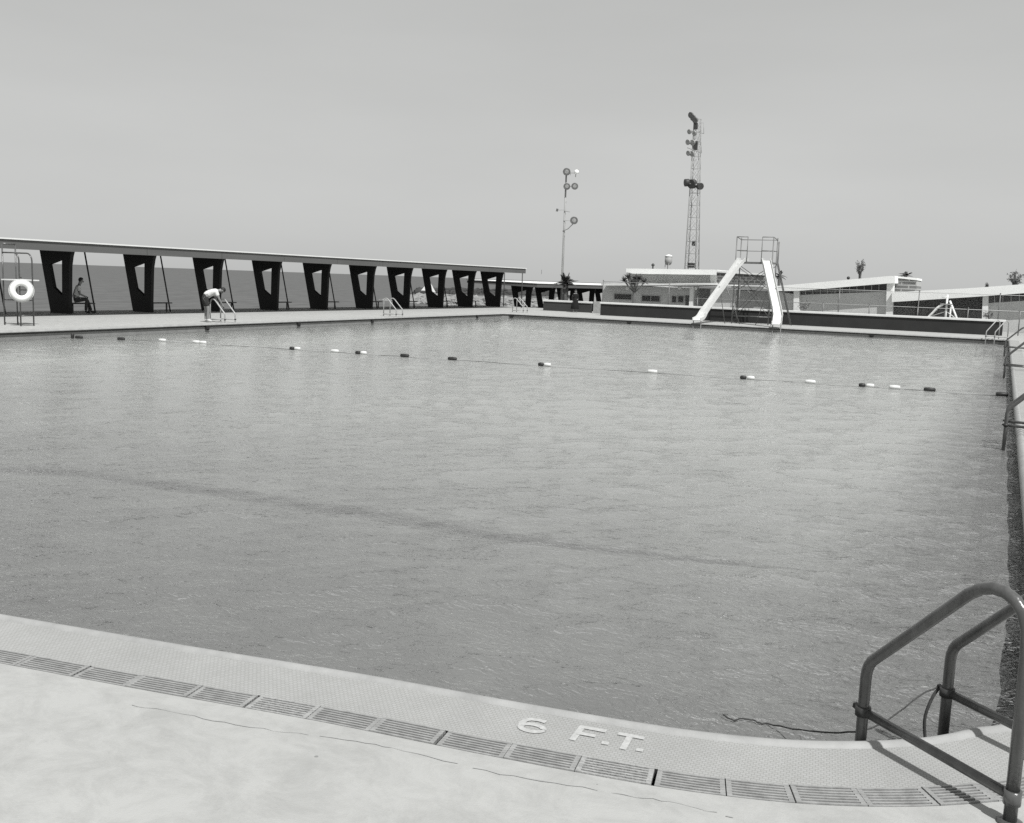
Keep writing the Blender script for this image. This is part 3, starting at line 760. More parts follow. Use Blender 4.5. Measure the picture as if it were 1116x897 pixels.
# rope: lies on the water, tied to both near ladder posts, loose end hanging
rp = [G(x, y, WZ + random.uniform(.018, .030)) for x, y in [(788, 779), (800, 785), (806, 783), (818, 784), (828, 788), (838, 789)]]
p1 = lm @ Vector((-.03, 0, .02)); p2 = lm @ Vector((-.04, .57, .15))
rp = catmull(rp + [rp[-1].lerp(p1, .3) + Vector((0, 0, -.015)), rp[-1].lerp(p1, .65) + Vector((0, 0, -.02)), p1, p1.lerp(p2, .35) + Vector((0, 0, -.03)), p1.lerp(p2, .75) + Vector((0, 0, .01)), p2], 4)
rp = [p + Vector((random.uniform(-.003, .003), random.uniform(-.006, .006), 0)) for p in rp]
b = MB(); b.tube(rp, 0.0042, 6)
b.tube(catmull([p2, p2 + Vector((-.03, -.03, -.05)), p2 + Vector((-.055, -.05, -.15)), p2 + Vector((-.05, -.05, -.24)), p2 + Vector((-.035, -.05, -.31))], 4), 0.008, 6)
for k in range(5): b.torus(lm @ Vector((0, .57, .165 + .012*k - .024)), (0, 0, 1), .034, .008, 14, 6)
tag(b.build('rope', 'rope'), 'thin dark rope trailing on the water to the near ladder', 'rope')

# ------------------------------------------------------------------ float line
fl_ = [(79, 364.5, 'u'), (86, 364.7, 'd'), (132, 367.5, 'd'), (177, 370, 'w'), (214, 373, 'w'), (221, 373, 'w'), (322, 379, 'dw'), (365, 382, 'w'), (394, 384, 'dw'), (441, 388, 'd'), (493, 390.5, 'd'), (594, 398, 'dw'), (711, 406, 'w'), (815, 413, 'dw'), (883, 417, 'w'), (945, 421, 'dw'), (975, 423, 'w'), (1013, 426.5, 'd'), (1092, 430, 'd')]
pos = []
for x, y, k_ in fl_:
    yy = 22.1 + (G(x, y, WZ).x + 28.2) * (26.0 - 22.1) / 27.8
    yy -= max(0, 0.9 * (190 - x) / 110)
    p = PY(x, y, yy); pos.append(Vector((p.x, yy, WZ + .015)))
line_pts = [Vector((-27.72, 21.05, WZ + .02))] + pos + [Vector((0.0, 26.05, WZ + .03))]
lr = thing('float_line', 'rope with small dark and white floats stretched across the pool', 'float line')
cl = catmull(line_pts, 5)
b = MB(); b.tube([p + Vector((0, 0.02*math.sin(i*1.7), -.022 + .012*math.sin(i*.8))) for i, p in enumerate(cl)], 0.006, 5); b.build('rope', 'rope', lr)
dirv = (pos[-1] - pos[1]).normalized()
def add_float(c, L_, m, up=False):
    b = MB(); ax = Vector((0.1, 0, 1)) if up else dirv
    b.lathe([(.025, -L_/2), (.05, -L_/2 + .02), (.056, 0), (.05, L_/2 - .02), (.025, L_/2)], c, ax, 10); b.build('float', m, lr)
for (x, y, k_), p in zip(fl_, pos):
    p = p + Vector((0, 0, .02))
    if k_ == 'u': add_float(p + Vector((0, 0, .03)), .19, 'float_d', True)
    elif k_ == 'd': add_float(p, .27, 'float_d')
    elif k_ == 'w': add_float(p, .26, 'float_w')
    else: add_float(p - dirv * .12, .16, 'float_d'); add_float(p + dirv * .07, .20, 'float_w')

# dark square fittings on the pool wall
def left_x(y): return -29.1 + (FARY - .4 - y) * .0415
fits = [((214, 355), 'L', 'first dark square fitting on the shelter-side pool wall, beside the bending person'), ((319, 352.5), 'L', 'dark square fitting on the shelter-side pool wall below the fourth column'),
        ((404, 349), 'L', 'small dark fitting on the pool wall just left of the lone bright ladder'), ((526, 345), 'L', 'dark fitting on the pool wall near the far shelter-side corner'),
        ((549, 345), 'F', 'dark fitting on the far pool wall beside the far corner ladder'), ((685.5, 351), 'F', 'dark square fitting on the far pool wall left of the slide'), ((950, 364), 'F', 'dark square fitting on the far pool wall right of the slide')]
for (x, y), w_, lab in fits:
    b = MB()
    if w_ == 'L':
        p = PX(x, y, -28.6); X = left_x(p.y) ; b.box(X - .02, X + .035, p.y - .09, p.y + .09, -.235, -.045, .01); b.box(X + .035, X + .05, p.y - .06, p.y + .06, -.2, -.08, .004)
    else:
        p = PY(x, y, FARY); p.x = max(p.x, -28.6); b.box(p.x - .10, p.x + .10, FARY - .035, FARY + .02, -.235, -.045, .01); b.box(p.x - .06, p.x + .06, FARY - .05, FARY - .035, -.2, -.08, .004)
    tag(b.build('wall_fitting', 'fitting'), lab, 'wall fitting', 'dark fittings on the pool wall')

# ------------------------------------------------------------------ far walls
WY = 59.2
xl, xr = PY(654.5, 335, WY).x, PY(1093, 355, WY).x
w = thing('long_wall', 'long low dark wall with a white cap behind the slide', 'wall', (0, WY, 0))
b = MB(); b.box(xl, xr, 0, .3, 0, .74); b.build('wall', 'darkwall', w)
b = MB(); b.box(xl - .05, xr + .12, -.06, .36, .743, .86, .015); b.build('cap', 'cap', w)
Y3 = 63.0
xa, xb = PY(592, 335, Y3).x, PY(644, 335, Y3).x
w = thing('planter_wall', 'short dark planter wall with a white cap below the palm', 'wall', (0, Y3, 0))
b = MB(); b.box(xa, xb, 0, .25, 0, .64); b.box(xa, xa + .25, .25, 3, 0, .64); b.build('wall', 'slatwall', w)
b = MB(); b.box(xa - .04, xb + .02, -.05, .3, .643, .77, .012); b.build('cap', 'cap', w)
xc, xd = PY(646.5, 335, Y3 - .6).x, PY(655.5, 335, Y3 - .6).x
b = MB(); b.box(xc, xd, Y3 - .6, Y3 + .2, 0, .80, .01)
tag(b.build('wall_pier', 'pier'), 'light grey pier between the two dark walls', 'pier')

# ------------------------------------------------------------------ fences
def fence(name, lab, Y, z0, z1, xs, x0, x1, rails):
    f = thing(name, lab, 'fence', (0, Y, 0))
    for x in xs:
        b = MB(); b.tube([(x, 0, z0), (x, 0, z1 + .06)], .032, 6); b.ball((x, 0, z1 + .07), .04, 8); b.build('post', 'steel', f)
    for z in rails:
        b = MB(); b.tube([(x0, .045, z), (x1, .045, z)], .018, 6); b.build('rail', 'frame', f)
    b = MB(); b.sheet([Vector((x0, .066, z0 + .05)), Vector((x1, .066, z0 + .05)), Vector((x1, .066, z1)), Vector((x0, .066, z1))]); b.build('mesh_panel', 'fencem', f)
YF = 62.4
fence('chain_link_fence', 'tall chain link fence with a thin top rail in front of the buildings', YF, 0, 2.2, [PY(x, 320, YF).x for x in (657, 729, 806, 915, 1002, 1090.5)] + [3.5, 8], PY(657, 320, YF).x, 8, (2.2,))
YL = 60.6
fence('low_fence', 'lower chain link fence just behind the long dark wall', YL, 0, 1.33, [PY(x, 330, YL).x for x in (760, 797, 850, 897.5, 948, 1001, 1056, 1113)] + [4.0], PY(757, 330, YL).x, 4.0, (1.33,))

# ------------------------------------------------------------------ water slide
sl = thing('water_slide', 'tall white water slide with two chutes splaying down to the pool', 'water slide', (-14.35, 57.2, 0))
PZ = 3.6; hx, y0_, y1_ = 1.12, -0.55, 0.55
b = MB(); b.box(-hx, hx, y0_, y1_, PZ - .09, PZ, .008); b.build('platform', 'steel', sl)
def chute(xt, xb_):
    top = Vector((xt, y0_ - .02, PZ + .06)); tip = Vector((xb_, -3.65, .17))
    ctr = [top.lerp(Vector((xb_ - (xb_-xt)*.10, -2.75, .62)), k/8) for k in range(9)]
    e0 = ctr[-1]; p2 = Vector((xb_ - (xb_-xt)*.04, -3.15, .26))
    ctr += [e0.lerp(p2, .5) + Vector((0, -.03, -.05)), p2, p2.lerp(tip, .6) + Vector((0, 0, -.012)), tip]
    ctr = [Vector((top.x, .10, PZ + .06))] + ctr
    b = MB(); n = len(ctr); rows = [[], [], [], [], [], [], [], []]
    hw = .255
    for i, c in enumerate(ctr):
        t = (ctr[min(i+1, n-1)] - ctr[max(i-1, 0)]).normalized(); sd = t.cross(Vector((0, 0, 1))).normalized(); up = sd.cross(t).normalized()
        if up.z < 0: up = -up
        prof_ = [(-hw, .17), (-hw + .02, .17), (-hw + .03, .03), (hw - .03, .03), (hw - .02, .17), (hw, .17), (hw, -.015), (-hw, -.015)]
        for r_, (a, h_) in zip(rows, prof_): r_.append(c + sd * a + up * h_)
    for i in range(8): b.strip(rows[i], rows[(i+1) % 8], False, False)
    for k in (0, -1): b.b.faces.new([b.b.verts.new(r_[k]) for r_ in rows])
    bmesh.ops.remove_doubles(b.b, verts=b.b.verts, dist=1e-5)
    o = b.build('chute', 'slide', sl)
    for sx in (-.22, .22):
        bb = MB(); bb.tube([(xb_ + sx, -3.5, .16), (xb_ + sx, -3.5, -1.7)], .025, 6); bb.build('chute_leg', 'steel', sl)
    pm = ctr[5]
    for sx in (-.2, .2):
        bb = MB(); bb.tube([pm + Vector((sx, 0, 0)), Vector((pm.x + sx*2.2 + (.5 if xb_ < 0 else -.5), -1.0, 0))], .022, 6); bb.build('chute_strut', 'steel', sl)
    return ctr
chute(-.70, -2.22); chute(.72, 2.25)
for x in (-hx + .06, hx - .06):
    for y in (y0_ + .05, y1_ - .05):
        b = MB(); b.tube([(x, y, 0), (x, y, PZ + 1.42)], .032, 8); b.build('post', 'steel', sl)
def tb(name, m, par, a, c, r, n=6):
    b = MB(); b.tube([a, c], r, n); return b.build(name, m, par)
xm, ya_, yb_ = hx - .06, y0_ + .05, y1_ - .05
for y in (ya_, yb_):
    for za, zb2 in ((.5, 2.9), (2.0, 3.4)):
        tb('cross_brace', 'steel', sl, (-xm, y, za), (xm, y, zb2), .018); tb('cross_brace', 'steel', sl, (xm, y, za), (-xm, y, zb2), .018)
    tb('cross_brace', 'steel', sl, (-xm, y, .45), (xm, y, .45), .02)
for x in (-xm, xm):
    tb('cross_brace', 'steel', sl, (x, ya_, .4), (x, yb_, 2.2), .018); tb('cross_brace', 'steel', sl, (x, yb_, .4), (x, ya_, 2.2), .018)
for xa_, xb2 in ((-xm, -.42), (.42, xm)):
    tb('guard_rail', 'steel', sl, (xa_, ya_, PZ + 1.42), (xb2, ya_, PZ + 1.42), .024); tb('guard_rail', 'steel', sl, (xa_, ya_, PZ + .65), (xb2, ya_, PZ + .65), .018)
for xx in (-.42, .42): tb('guard_post', 'steel', sl, (xx, ya_, PZ), (xx, ya_, PZ + 1.42), .022)
tb('guard_rail', 'steel', sl, (-xm, yb_, PZ + 1.30), (xm, yb_, PZ + 1.30), .022); tb('guard_rail', 'steel', sl, (-xm, yb_, PZ + .65), (xm, yb_, PZ + .65), .018)
for x in (-xm, xm):
    tb('guard_rail', 'steel', sl, (x, ya_, PZ + 1.42), (x, yb_, PZ + 1.30), .022); tb('guard_rail', 'steel', sl, (x, ya_, PZ + .65), (x, yb_, PZ + .65), .018)
lt, lb = Vector((hx + .02, y1_ - .1, PZ)), Vector((hx + .85, 1.35, 0))
off = Vector((-.35, .93, 0)).normalized() * .22
for k in (-1, 1):
    b = MB(); b.tube([lb + off*k, lt + off*k, lt + off*k + Vector((0, 0, 1.2))], .028, 6); b.build('ladder_rail', 'steel', sl)
for k in range(1, 12):
    c = lb.lerp(lt, k/12); tb('ladder_rung', 'steel', sl, c - off, c + off, .018)

# small playground slide behind the fence
pg = thing('playground_slide', 'small pale playground slide behind the low fence', 'slide', (PY(1031, 340, 65).x, 65, 0))
b = MB(); b.tube([(0, 0, 0), (0, 0, 2.1)], .06, 8); b.tube([(.22, .3, 0), (.22, .3, 1.5)], .05, 8); b.build('post', 'white', pg)
b = MB(); b.box(-.35, .3, -.2, .4, 1.50, 1.56); b.build('platform', 'pole', pg)
for dy_ in (-.12, .32):
    P = [Vector((-.2, dy_, 1.52)), Vector((-.5, dy_, 1.3)), Vector((-.85, dy_, .85)), Vector((-1.2, dy_, .5)), Vector((-1.7, dy_, .42))]
    b = MB(); b.tube(catmull(P, 3), .06, 8); b.build('chute_side', 'white', pg)
b = MB(); b.strip([Vector((p.x, -.12, p.z)) for p in catmull(P, 3)], [Vector((p.x, .32, p.z)) for p in catmull(P, 3)]); b.build('chute', 'slide', pg)
for dy_ in (-.1, .3):
    b = MB(); b.tube([(.15, dy_, 1.75), (.95, dy_ , 0)], .045, 8); b.build('ladder_rail', 'white', pg)
b = MB(); b.tube([(-.3, -.2, 1.95), (.1, -.2, 1.95)], .03, 6); b.tube([(-.9, .1, .75), (0, .1, 1.1), (.5, .1, .75)], .03, 6); b.build('rail', 'white', pg)

# ------------------------------------------------------------------ buildings
def face(b, Y, px, th): b.prism([PY(x, y, Y) for x, y in px], (0, th, 0)); return b
def part(name, m, parent, Y, px, th, off=0.0):
    b = MB(); b.prism([Vector((p.x, p.y + off, p.z)) for p in (PY(x, y, Y) for x, y in px)], (0, th, 0)); return b.build(name, m, parent)
Y1b = 70.0
GZ = -1.0
bl = thing('pavilion', 'low pale pavilion with long dark windows and a raised flat upper storey', 'building')
def zx(x, Y, z): p = PY(x, 330, Y); return Vector((p.x, Y, z))
xw0, xw1 = PY(657, 320, Y1b).x, PY(802, 320, Y1b).x
zr = 2.0
b = MB(); b.box(xw0, PY(757, 320, Y1b).x, Y1b, Y1b + 6, GZ, 1.95); wl1 = b.build('wall', 'wall_lt', bl)
b = MB(); b.box(PY(757, 320, Y1b).x + .002, PY(774, 320, Y1b).x, Y1b + 1.6, Y1b + 5.9, GZ, 1.95); b.build('recess_wall', 'wall_md', bl)
b = MB(); b.box(PY(774, 320, Y1b).x + .002, xw1, Y1b, Y1b + 6, GZ, 1.95); b.build('end_wall', 'wall_lt', bl)
part('canopy_roof', 'flash', bl, Y1b - 1.2, [(655, 308.9), (780, 308.4), (780, 310.9), (655, 311.2)], 7)
part('upper_wall', 'wall_md', bl, Y1b + 1.8, [(685, 309.4), (776, 309.4), (776, 296), (685, 296)], 5)
part('upper_frame', 'wall_lt', bl, Y1b + 1.7, [(774, 309.2), (781, 309.2), (781, 295.5), (774, 295.5)], .3)
part('upper_roof', 'flash', bl, Y1b + 0.9, [(682.5, 292.6), (782, 294.0), (782, 299.6), (690, 298.3), (682.5, 296.6)], 7)
for k, (x0, x1, ya, yb) in enumerate([(670, 688.3, 320.2, 326.6), (700, 719, 322, 328.8), (732.8, 737, 322.6, 329.6), (739.5, 744.8, 322.6, 329.6)]):
    wd = part('window', 'glass', bl, Y1b, [(x0, ya), (x1, ya), (x1, yb), (x0, yb)], .05, -.03)
    pa, pb = PY(x0, ya, Y1b), PY(x1, yb, Y1b)
    b = MB(); z1_, z0_ = pa.z, pb.z
    for (xa_, xb2, za, zb2) in ((pa.x - .06, pb.x + .06, z1_, z1_ + .06), (pa.x - .06, pb.x + .06, z0_ - .06, z0_), (pa.x - .06, pa.x, z0_, z1_), (pb.x, pb.x + .06, z0_, z1_)):
        b.box(xa_, xb2, Y1b - .06, Y1b - .002, za + .001, zb2 - .001)
    n = max(1, int((pb.x - pa.x) / 0.7))
    for q in range(1, n): b.box(pa.x + (pb.x-pa.x)*q/n - .02, pa.x + (pb.x-pa.x)*q/n + .02, Y1b - .05, Y1b - .031, z0_, z1_)
    b.build('frame', 'frame', wd)
dr = part('door', 'doorm', bl, Y1b, [(747, 321.8), (751.8, 321.8), (751.8, 336), (747, 336)], .05, -.03)
b = MB(); p = PY(751, 329, Y1b); b.ball((p.x, Y1b - .06, p.z), .05, 8); b.build('handle', 'steel', dr)
xcol = PY(754.3, 320, Y1b - .6).x
b = MB(); b.box(xcol - .14, xcol + .14, Y1b - .75, Y1b - .47, GZ, 1.97); b.build('column', 'white', bl)
for x, y in ((683.6, 314.2), (740.8, 313.6), (758, 314)):
    p = PY(x, y, Y1b - .4)
    b = MB(); b.ball(p, .15, 10); lamp = b.build('globe_lamp', 'globe', bl)
    b = MB(); b.tube([p + Vector((0, 0, .13)), p + Vector((0, 0, .42))], .02, 6); b.build('stem', 'steel', lamp)
p = PY(711.5, 292, Y1b + 2.5)
b = MB(); b.tube([(p.x, p.y, p.z - .2), (p.x, p.y, p.z + .22)], .06, 8); b.lathe([(.12, 0), (.13, .1), (.03, .2)], (p.x, p.y, p.z + .15), (0, 0, 1), 10); b.build('vent_pipe', 'steel_dk', bl)
# brick screen block
part('brick_screen', 'brick', bl, Y1b - .5, [(781, 310.2), (833, 310.6), (833, 300.2), (781, 296.8)], .35)
part('screen_cap', 'flash', bl, Y1b - .58, [(780.5, 296.7), (833.5, 300.1), (833.5, 298.4), (780.5, 294.8)], .5)
b = MB(); xq0, xq1 = PY(797, 320, Y1b).x, PY(846, 320, Y1b).x
b.box(xw1 + .003, xq1, Y1b + .3, Y1b + 6.1, GZ, 1.90); b.build('rear_wall', 'wall_md', bl)
part('low_roof', 'flash', bl, Y1b - .2, [(797, 311.2), (848, 313.4), (848, 315.2), (797, 313.4)], 6.2)

Y2 = 68.0
b2 = thing('sawtooth_hall', 'white hall with a roof rising to the right over a dark window strip', 'building')
part('roof', 'white', b2, Y2 - .5, [(836, 311.9), (848, 311.6), (969.5, 300.8), (975.5, 301.0), (975.5, 308.6), (966.5, 309.0), (869, 317.0), (836, 317.4)], 9)
pL = PY(845, 340, Y2)
part('wall', 'wall_lt', b2, Y2 + .1, [(845, 352), (972, 352), (972, 317.6), (871, 321.5), (845, 317.3)], 8)
wd = part('window', 'glass', b2, Y2 + .15, [(871, 322.2), (967, 317.8), (967, 306), (871, 314)], .3)
b = MB()
for x in range(878, 966, 8):
    f = (x - 871) / 96; p0 = PY(x, 322.0 - 4.4*f, Y2 + .09); p1 = PY(x, 315.4 - 7.4*f, Y2 + .09); b.bar(p0, p1, .035, .05, (0, 1, 0))
b.build('mullion', 'frame', wd)
part('sill_rail', 'frame', wd, Y2 + .05, [(871, 316.6), (967, 317.2), (967, 317.9), (871, 317.3)], .04)
part('column', 'white', b2, Y2 - .3, [(864.5, 352), (870.5, 352), (870.9, 313.5), (865, 314.2)], .4)
part('column', 'white', b2, Y2 - .3, [(965, 352), (972.5, 352), (974.5, 302), (966.8, 302.5)], .4)
lv = part('louvre_block', 'louver', b2, Y2 + 1.2, [(974.6, 320.5), (999, 321.5), (999, 305.4), (974.6, 302.6)], 3)
part('louvre_cap', 'flash', lv, Y2 + 1.1, [(974.2, 302.6), (999.6, 305.5), (999.6, 303.2), (974.2, 300.6)], 3.2)

b3 = thing('sawtooth_annex', 'white annex with a rising roof, dark wall bay and window strip at the right', 'building')
part('roof', 'white', b3, Y2 - .55, [(972, 318.6), (1064, 313.6), (1170, 305.6), (1170, 315.5), (1064, 323.4), (972, 329.2)], 9)
part('bay_wall', 'darkwall', b3, Y2 + .4, [(972.5, 356), (1071, 356), (1071, 321.5), (972.5, 327)], 7)
part('column', 'white', b3, Y2 - .3, [(1069.8, 356), (1076.4, 356), (1077.4, 321.6), (1071, 322.2)], .4)
part('wall', 'wall_lt', b3, Y2 + .1, [(1074, 362), (1170, 362), (1170, 324.4), (1076, 330.4)], 8)
wd = part('window', 'glass', b3, Y2 + .16, [(1077, 330.6), (1170, 324.6), (1170, 313), (1077, 320)], .3)
b = MB()
for x in range(1084, 1168, 9):
    f = (x - 1077) / 93; b.bar(PY(x, 330.4 - 6*f, Y2 + .1), PY(x, 321.5 - 7*f, Y2 + .1), .035, .05, (0, 1, 0))
b.build('mullion', 'frame', wd)
part('column', 'white', b3, Y2 - .3, [(1168, 364), (1176, 364), (1178, 314), (1170, 315)], .4)

# ------------------------------------------------------------------ lights, tower, tank
def flood(b, c, r, n_, depth):
    b.lathe([(r*.35, -depth), (r*.8, -depth*.7), (r, -.05), (r, 0), (r*.9, .02)], c, n_, 14)
YP = 76.0
lp = thing('floodlight_pole', 'slim pale floodlight pole with round lamps rising behind the palm', 'light pole')
P0, P1 = PY(612, 320, YP), PY(617.3, 187, YP); P0.z = GZ
P0.x = P1.x
foot = Vector((PY(611.8, 326, YP).x, YP, GZ))
b = MB(); b.tube([foot, P1], .1, 8, radii=[.12, .07]); b.build('pole', 'pole', lp)
view = Vector((0.42, -0.9, 0))
for x, y, r in ((617.6, 187.2, .32), (617.8, 203.2, .29), (626.4, 203, .29), (625.6, 240.3, .33)):
    p = PY(x, y, YP - .4)
    b = MB(); flood(b, p, r, view + Vector((0, 0, -.25)), .3); o = b.build('floodlight', 'lampm', lp)
    b = MB(); b.lathe([(r*.55, .021), (r*.5, .035)], p, view + Vector((0, 0, -.25)), 14); b.build('lens', 'lens', o)
b = MB(); q = lambda x, y: PY(x, y, YP - .1)
b.tube([q(613.2, 252), q(619, 249.5), q(624.5, 244)], .035, 6); b.tube([q(614, 240.5), q(622, 240.5)], .02, 6)
b.tube([q(617, 203), q(627.5, 203)], .035, 6); b.tube([q(617.3, 188.5), q(628.5, 188.5)], .03, 6); b.tube([q(621.5, 186), q(621.5, 191)], .02, 6); b.tube([q(627.5, 189), q(627.3, 193)], .03, 6); b.build('bracket', 'pole', lp)
b = MB(); b.bar(q(606.8, 230.5), q(607.6, 227.5), .16, .12); b.tube([q(614.7, 229), q(606.8, 229)], .012, 5); b.tube([q(615, 230), q(621, 231)], .02, 5); b.build('horn', 'lampm', lp)
b = MB(); p = PY(628.4, 187.5, YP - .1); b.ball(p, .2, 10); b.build('globe', 'globe', lp)

YT = 108.0
tw = thing('lattice_tower', 'tall lattice mast with floodlight clusters behind the pavilion', 'lattice tower')
bz = PY(754, 291.5, YT); tz = PY(760.5, 130, YT)
def tw_w(f): return 1.24 * (1 - f) + 0.62 * f
def tw_c(f): return Vector((bz.x + (tz.x - bz.x) * f, YT, bz.z + (tz.z - bz.z) * f))
f0 = (GZ - bz.z) / (tz.z - bz.z)
def leg(k, f): w_ = tw_w(f) / 2; c = tw_c(f); sx, sy = ((-1, -1), (1, -1), (1, 1), (-1, 1))[k]; return c + Vector((sx*w_, sy*w_, 0))
for k in range(4):
    b = MB(); b.tube([leg(k, f0), leg(k, 1)], .05, 6, radii=[.065, .04]); b.build('leg', 'pole', tw)
b = MB(); nseg = 16
for i in range(nseg):
    fa, fb = f0 + (1-f0)*i/nseg, f0 + (1-f0)*(i+1)/nseg
    for k in range(4):
        b.tube([leg(k, fb), leg((k+1) % 4, fb)], .022, 5)
        b.tube([leg(k, fa), leg((k+1) % 4, fb)], .016, 5); b.tube([leg((k+1) % 4, fa), leg(k, fb)], .016, 5)
b.build('lattice', 'pole', tw)
def T(x, y, dy_=-.7): return PY(x, y, YT + dy_)
fv = Vector((-.35, -.9, -.25))
for x, y, r in ((752.5, 125.5, .34), (754.8, 128.3, .36), (757.2, 131, .36), (751, 143.6, .28), (756.5, 145.5, .28), (749.5, 155, .32), (754.5, 155.5, .34), (750, 167, .3), (753.8, 167.5, .32)):
    b = MB(); flood(b, T(x, y), r, fv, .35); o = b.build('floodlight', 'lens' if y > 150 or 140 < y < 150 else 'lampm', tw)
for x, y, r, n_ in ((747.3, 199.2, .42, (-.8, -.6, -.1)), (753.8, 200.5, .52, (-.3, -.95, -.1)), (763.3, 203, .38, (.7, -.7, -.1))):
    b = MB(); b.lathe([(r*.7, -.5), (r, -.35), (r, .1), (r*.9, .12)], T(x, y), n_, 14); b.build('drum_lamp', 'steel_dk', tw)
b = MB(); b.tube([T(748, 199.5), T(764, 202.5)], .12, 6); b.tube([T(751.5, 122), T(758.5, 131.5)], .05, 6); b.tube([T(750, 142), T(767, 145.5)], .04, 6); b.tube([T(749, 161), T(764.5, 166.8)], .04, 6)
for ya, yb, xx in ((134, 146, 767), (155, 167, 764.5)): b.tube([T(xx, ya), T(xx, yb)], .025, 5); b.tube([T(xx - 5, ya), T(xx, ya)], .02, 5)
b.build('lamp_bracket', 'pole', tw)
for ya, yb in ((134, 141), (154, 163.5)):
    pa, pb = T(758.3, ya, -.5), T(758, yb, -.5); b = MB(); b.box(pa.x - .22, pa.x + .22, pa.y - .15, pa.y + .15, pb.z, pa.z, .02); b.build('ballast_box', 'steel_dk', tw)
b = MB(); p = T(756, 264.5, -.2); b.box(p.x - .16, p.x + .16, p.y - .15, p.y + .15, p.z - .35, p.z + .2); p = T(753.5, 289, -.2); b.box(p.x - .4, p.x + .4, p.y - .2, p.y + .2, p.z - .3, p.z + .25); b.build('switch_box', 'steel_dk', tw)

YW = 240.0
wt = thing('water_tank', 'small pale water tank on thin legs far behind the pavilion', 'water tank')
p = PY(728.6, 283, YW); rr = (PY(732, 283, YW).x - PY(725, 283, YW).x) / 2 * 1.1
ztop = PY(728.6, 278.4, YW).z; zbot = PY(728.6, 287, YW).z
b = MB(); b.lathe([(rr*.5, zbot - p.z - rr*.5), (rr*.85, zbot - p.z), (rr, zbot - p.z + .3), (rr, ztop - p.z - rr*.35)], p, (0, 0, 1), 18); b.build('tank', 'pole', wt)
b = MB(); b.lathe([(rr*1.08, ztop - p.z - rr*.35 + .01), (rr*.85, ztop - p.z), (.05, ztop - p.z + rr*.25)], p, (0, 0, 1), 18); b.build('dome_roof', 'white', wt)
for k in range(4):
    a = k*math.pi/2 + .5; c_, s_ = math.cos(a), math.sin(a)
    b = MB(); b.tube([(p.x + c_*rr*1.4, p.y + s_*rr*1.4, GZ), (p.x + c_*rr*.8, p.y + s_*rr*.8, zbot)], .09, 5); b.build('leg', 'pole', wt)

# ------------------------------------------------------------------ plants
def leaf_quads(b, c, rad, n, size, squash=1.0, up=0.0):
    for _ in range(n):
        d = Vector((random.gauss(0, 1), random.gauss(0, 1), random.gauss(0, 1))).normalized() * rad * random.random()**0.45
        d.z *= squash; p = c + d
        a = Vector((random.gauss(0, 1), random.gauss(0, 1), random.gauss(0, 1) + up)).normalized(); e = a.orthogonal().normalized()
        e.rotate(Matrix.Rotation(random.random()*6.28, 3, a)); L_ = size * random.uniform(.6, 1.4); w_ = L_ * .35
        v = [b.b.verts.new(p + q_) for q_ in (-a*L_*.5, e*w_*.5, a*L_*.5, -e*w_*.5)]; b.b.faces.new(v)
def frond(b, base, az, el, L_, droop, w_):
    h_ = Vector((math.cos(az), math.sin(az), 0)); n = 7; pts = []
    for k in range(n + 1):
        t = k / n; pts.append(base + h_ * (L_*t*math.cos(el)) + Vector((0, 0, L_*t*math.sin(el) - droop*t*t*L_)))
    sd = Vector((-h_.y, h_.x, 0))
    b.tube(pts, .012, 4, radii=[.018*(1 - .8*k/n) for k in range(n+1)])
    for k in range(1, n + 1):
        for sub in (0, .33, .66):
            t = (k - sub) / n; i = min(n-1, int(t*n)); p = pts[i].lerp(pts[i+1], t*n - i); ll = w_*(1 - abs(2*t - .9)*.6)
            fw = (pts[i+1] - pts[i]).normalized()
            for sg in (-1, 1):
                q_ = p + sd*sg*ll + fw*ll*.6 - Vector((0, 0, ll*.35))
                v = [b.b.verts.new(x) for x in (p, p + fw*.05, q_)]; b.b.faces.new(v)
def palm(x, y, Y, top_px, name, lab, cat, fr_len, n, trunk_r, els, zb_=0.0):
    base = PY(x, y, Y); base.z = zb_; top = PY(x, top_px, Y)
    t_ = thing(name, lab, cat, base)
    H = top.z - base.z
    b = MB(); b.tube([(0, 0, 0), (.03, 0, H*.5), (0, 0, H)], trunk_r, 10, radii=[trunk_r*1.2, trunk_r, trunk_r*.9]); b.build('trunk', 'bark', t_)
    b = MB()
    for k in range(n): frond(b, Vector((0, 0, H - .05)), k*2.4 + random.random()*.5, random.uniform(*els), fr_len*random.uniform(.7, 1.1), random.uniform(.15, .6), fr_len*.26)
    b.build('crown', 'leaf_dk', t_, recalc=False); return t_
palm(616, 326, 66.5, 309, 'palm', 'dark bushy palm behind the short planter wall', 'palm', 1.05, 34, .2, (.1, 1.4), 0)
YY = 63.6
base = PY(690, 330, YY); base.z = 0
yu = thing('yucca_tree', 'dark branching yucca tree behind the dark wall in front of the pavilion', 'tree', base)
htop = PY(690, 310, YY).z
tips = [(-.75, .1, htop + .22), (-.38, -.2, htop + .42), (0, .2, htop + .38), (.42, -.1, htop + .40), (.70, .15, htop + .18), (.15, -.3, htop + .05), (-.3, .3, htop + .05)]
b = MB(); fork = Vector((0.05, 0, htop - .55)); b.tube([(0, 0, 0), (.06, 0, .7), fork], .13, 8, radii=[.16, .13, .11])
for t_ in tips: b.tube([fork, fork.lerp(Vector(t_), .5) + Vector((0, 0, -.05)), Vector(t_)], .05, 6)
b.build('trunk', 'bark', yu)
b = MB()
for t_ in tips:
    for k in range(70):
        az = random.random()*6.28; el = random.uniform(-.5, 1.4); L_ = random.uniform(.25, .5); d = Vector((math.cos(az)*math.cos(el), math.sin(az)*math.cos(el), math.sin(el))); sd = d.orthogonal().normalized()*.03; c = Vector(t_)
        v = [b.b.verts.new(q_) for q_ in (c - sd, c + sd, c + d*L_)]; b.b.faces.new(v)
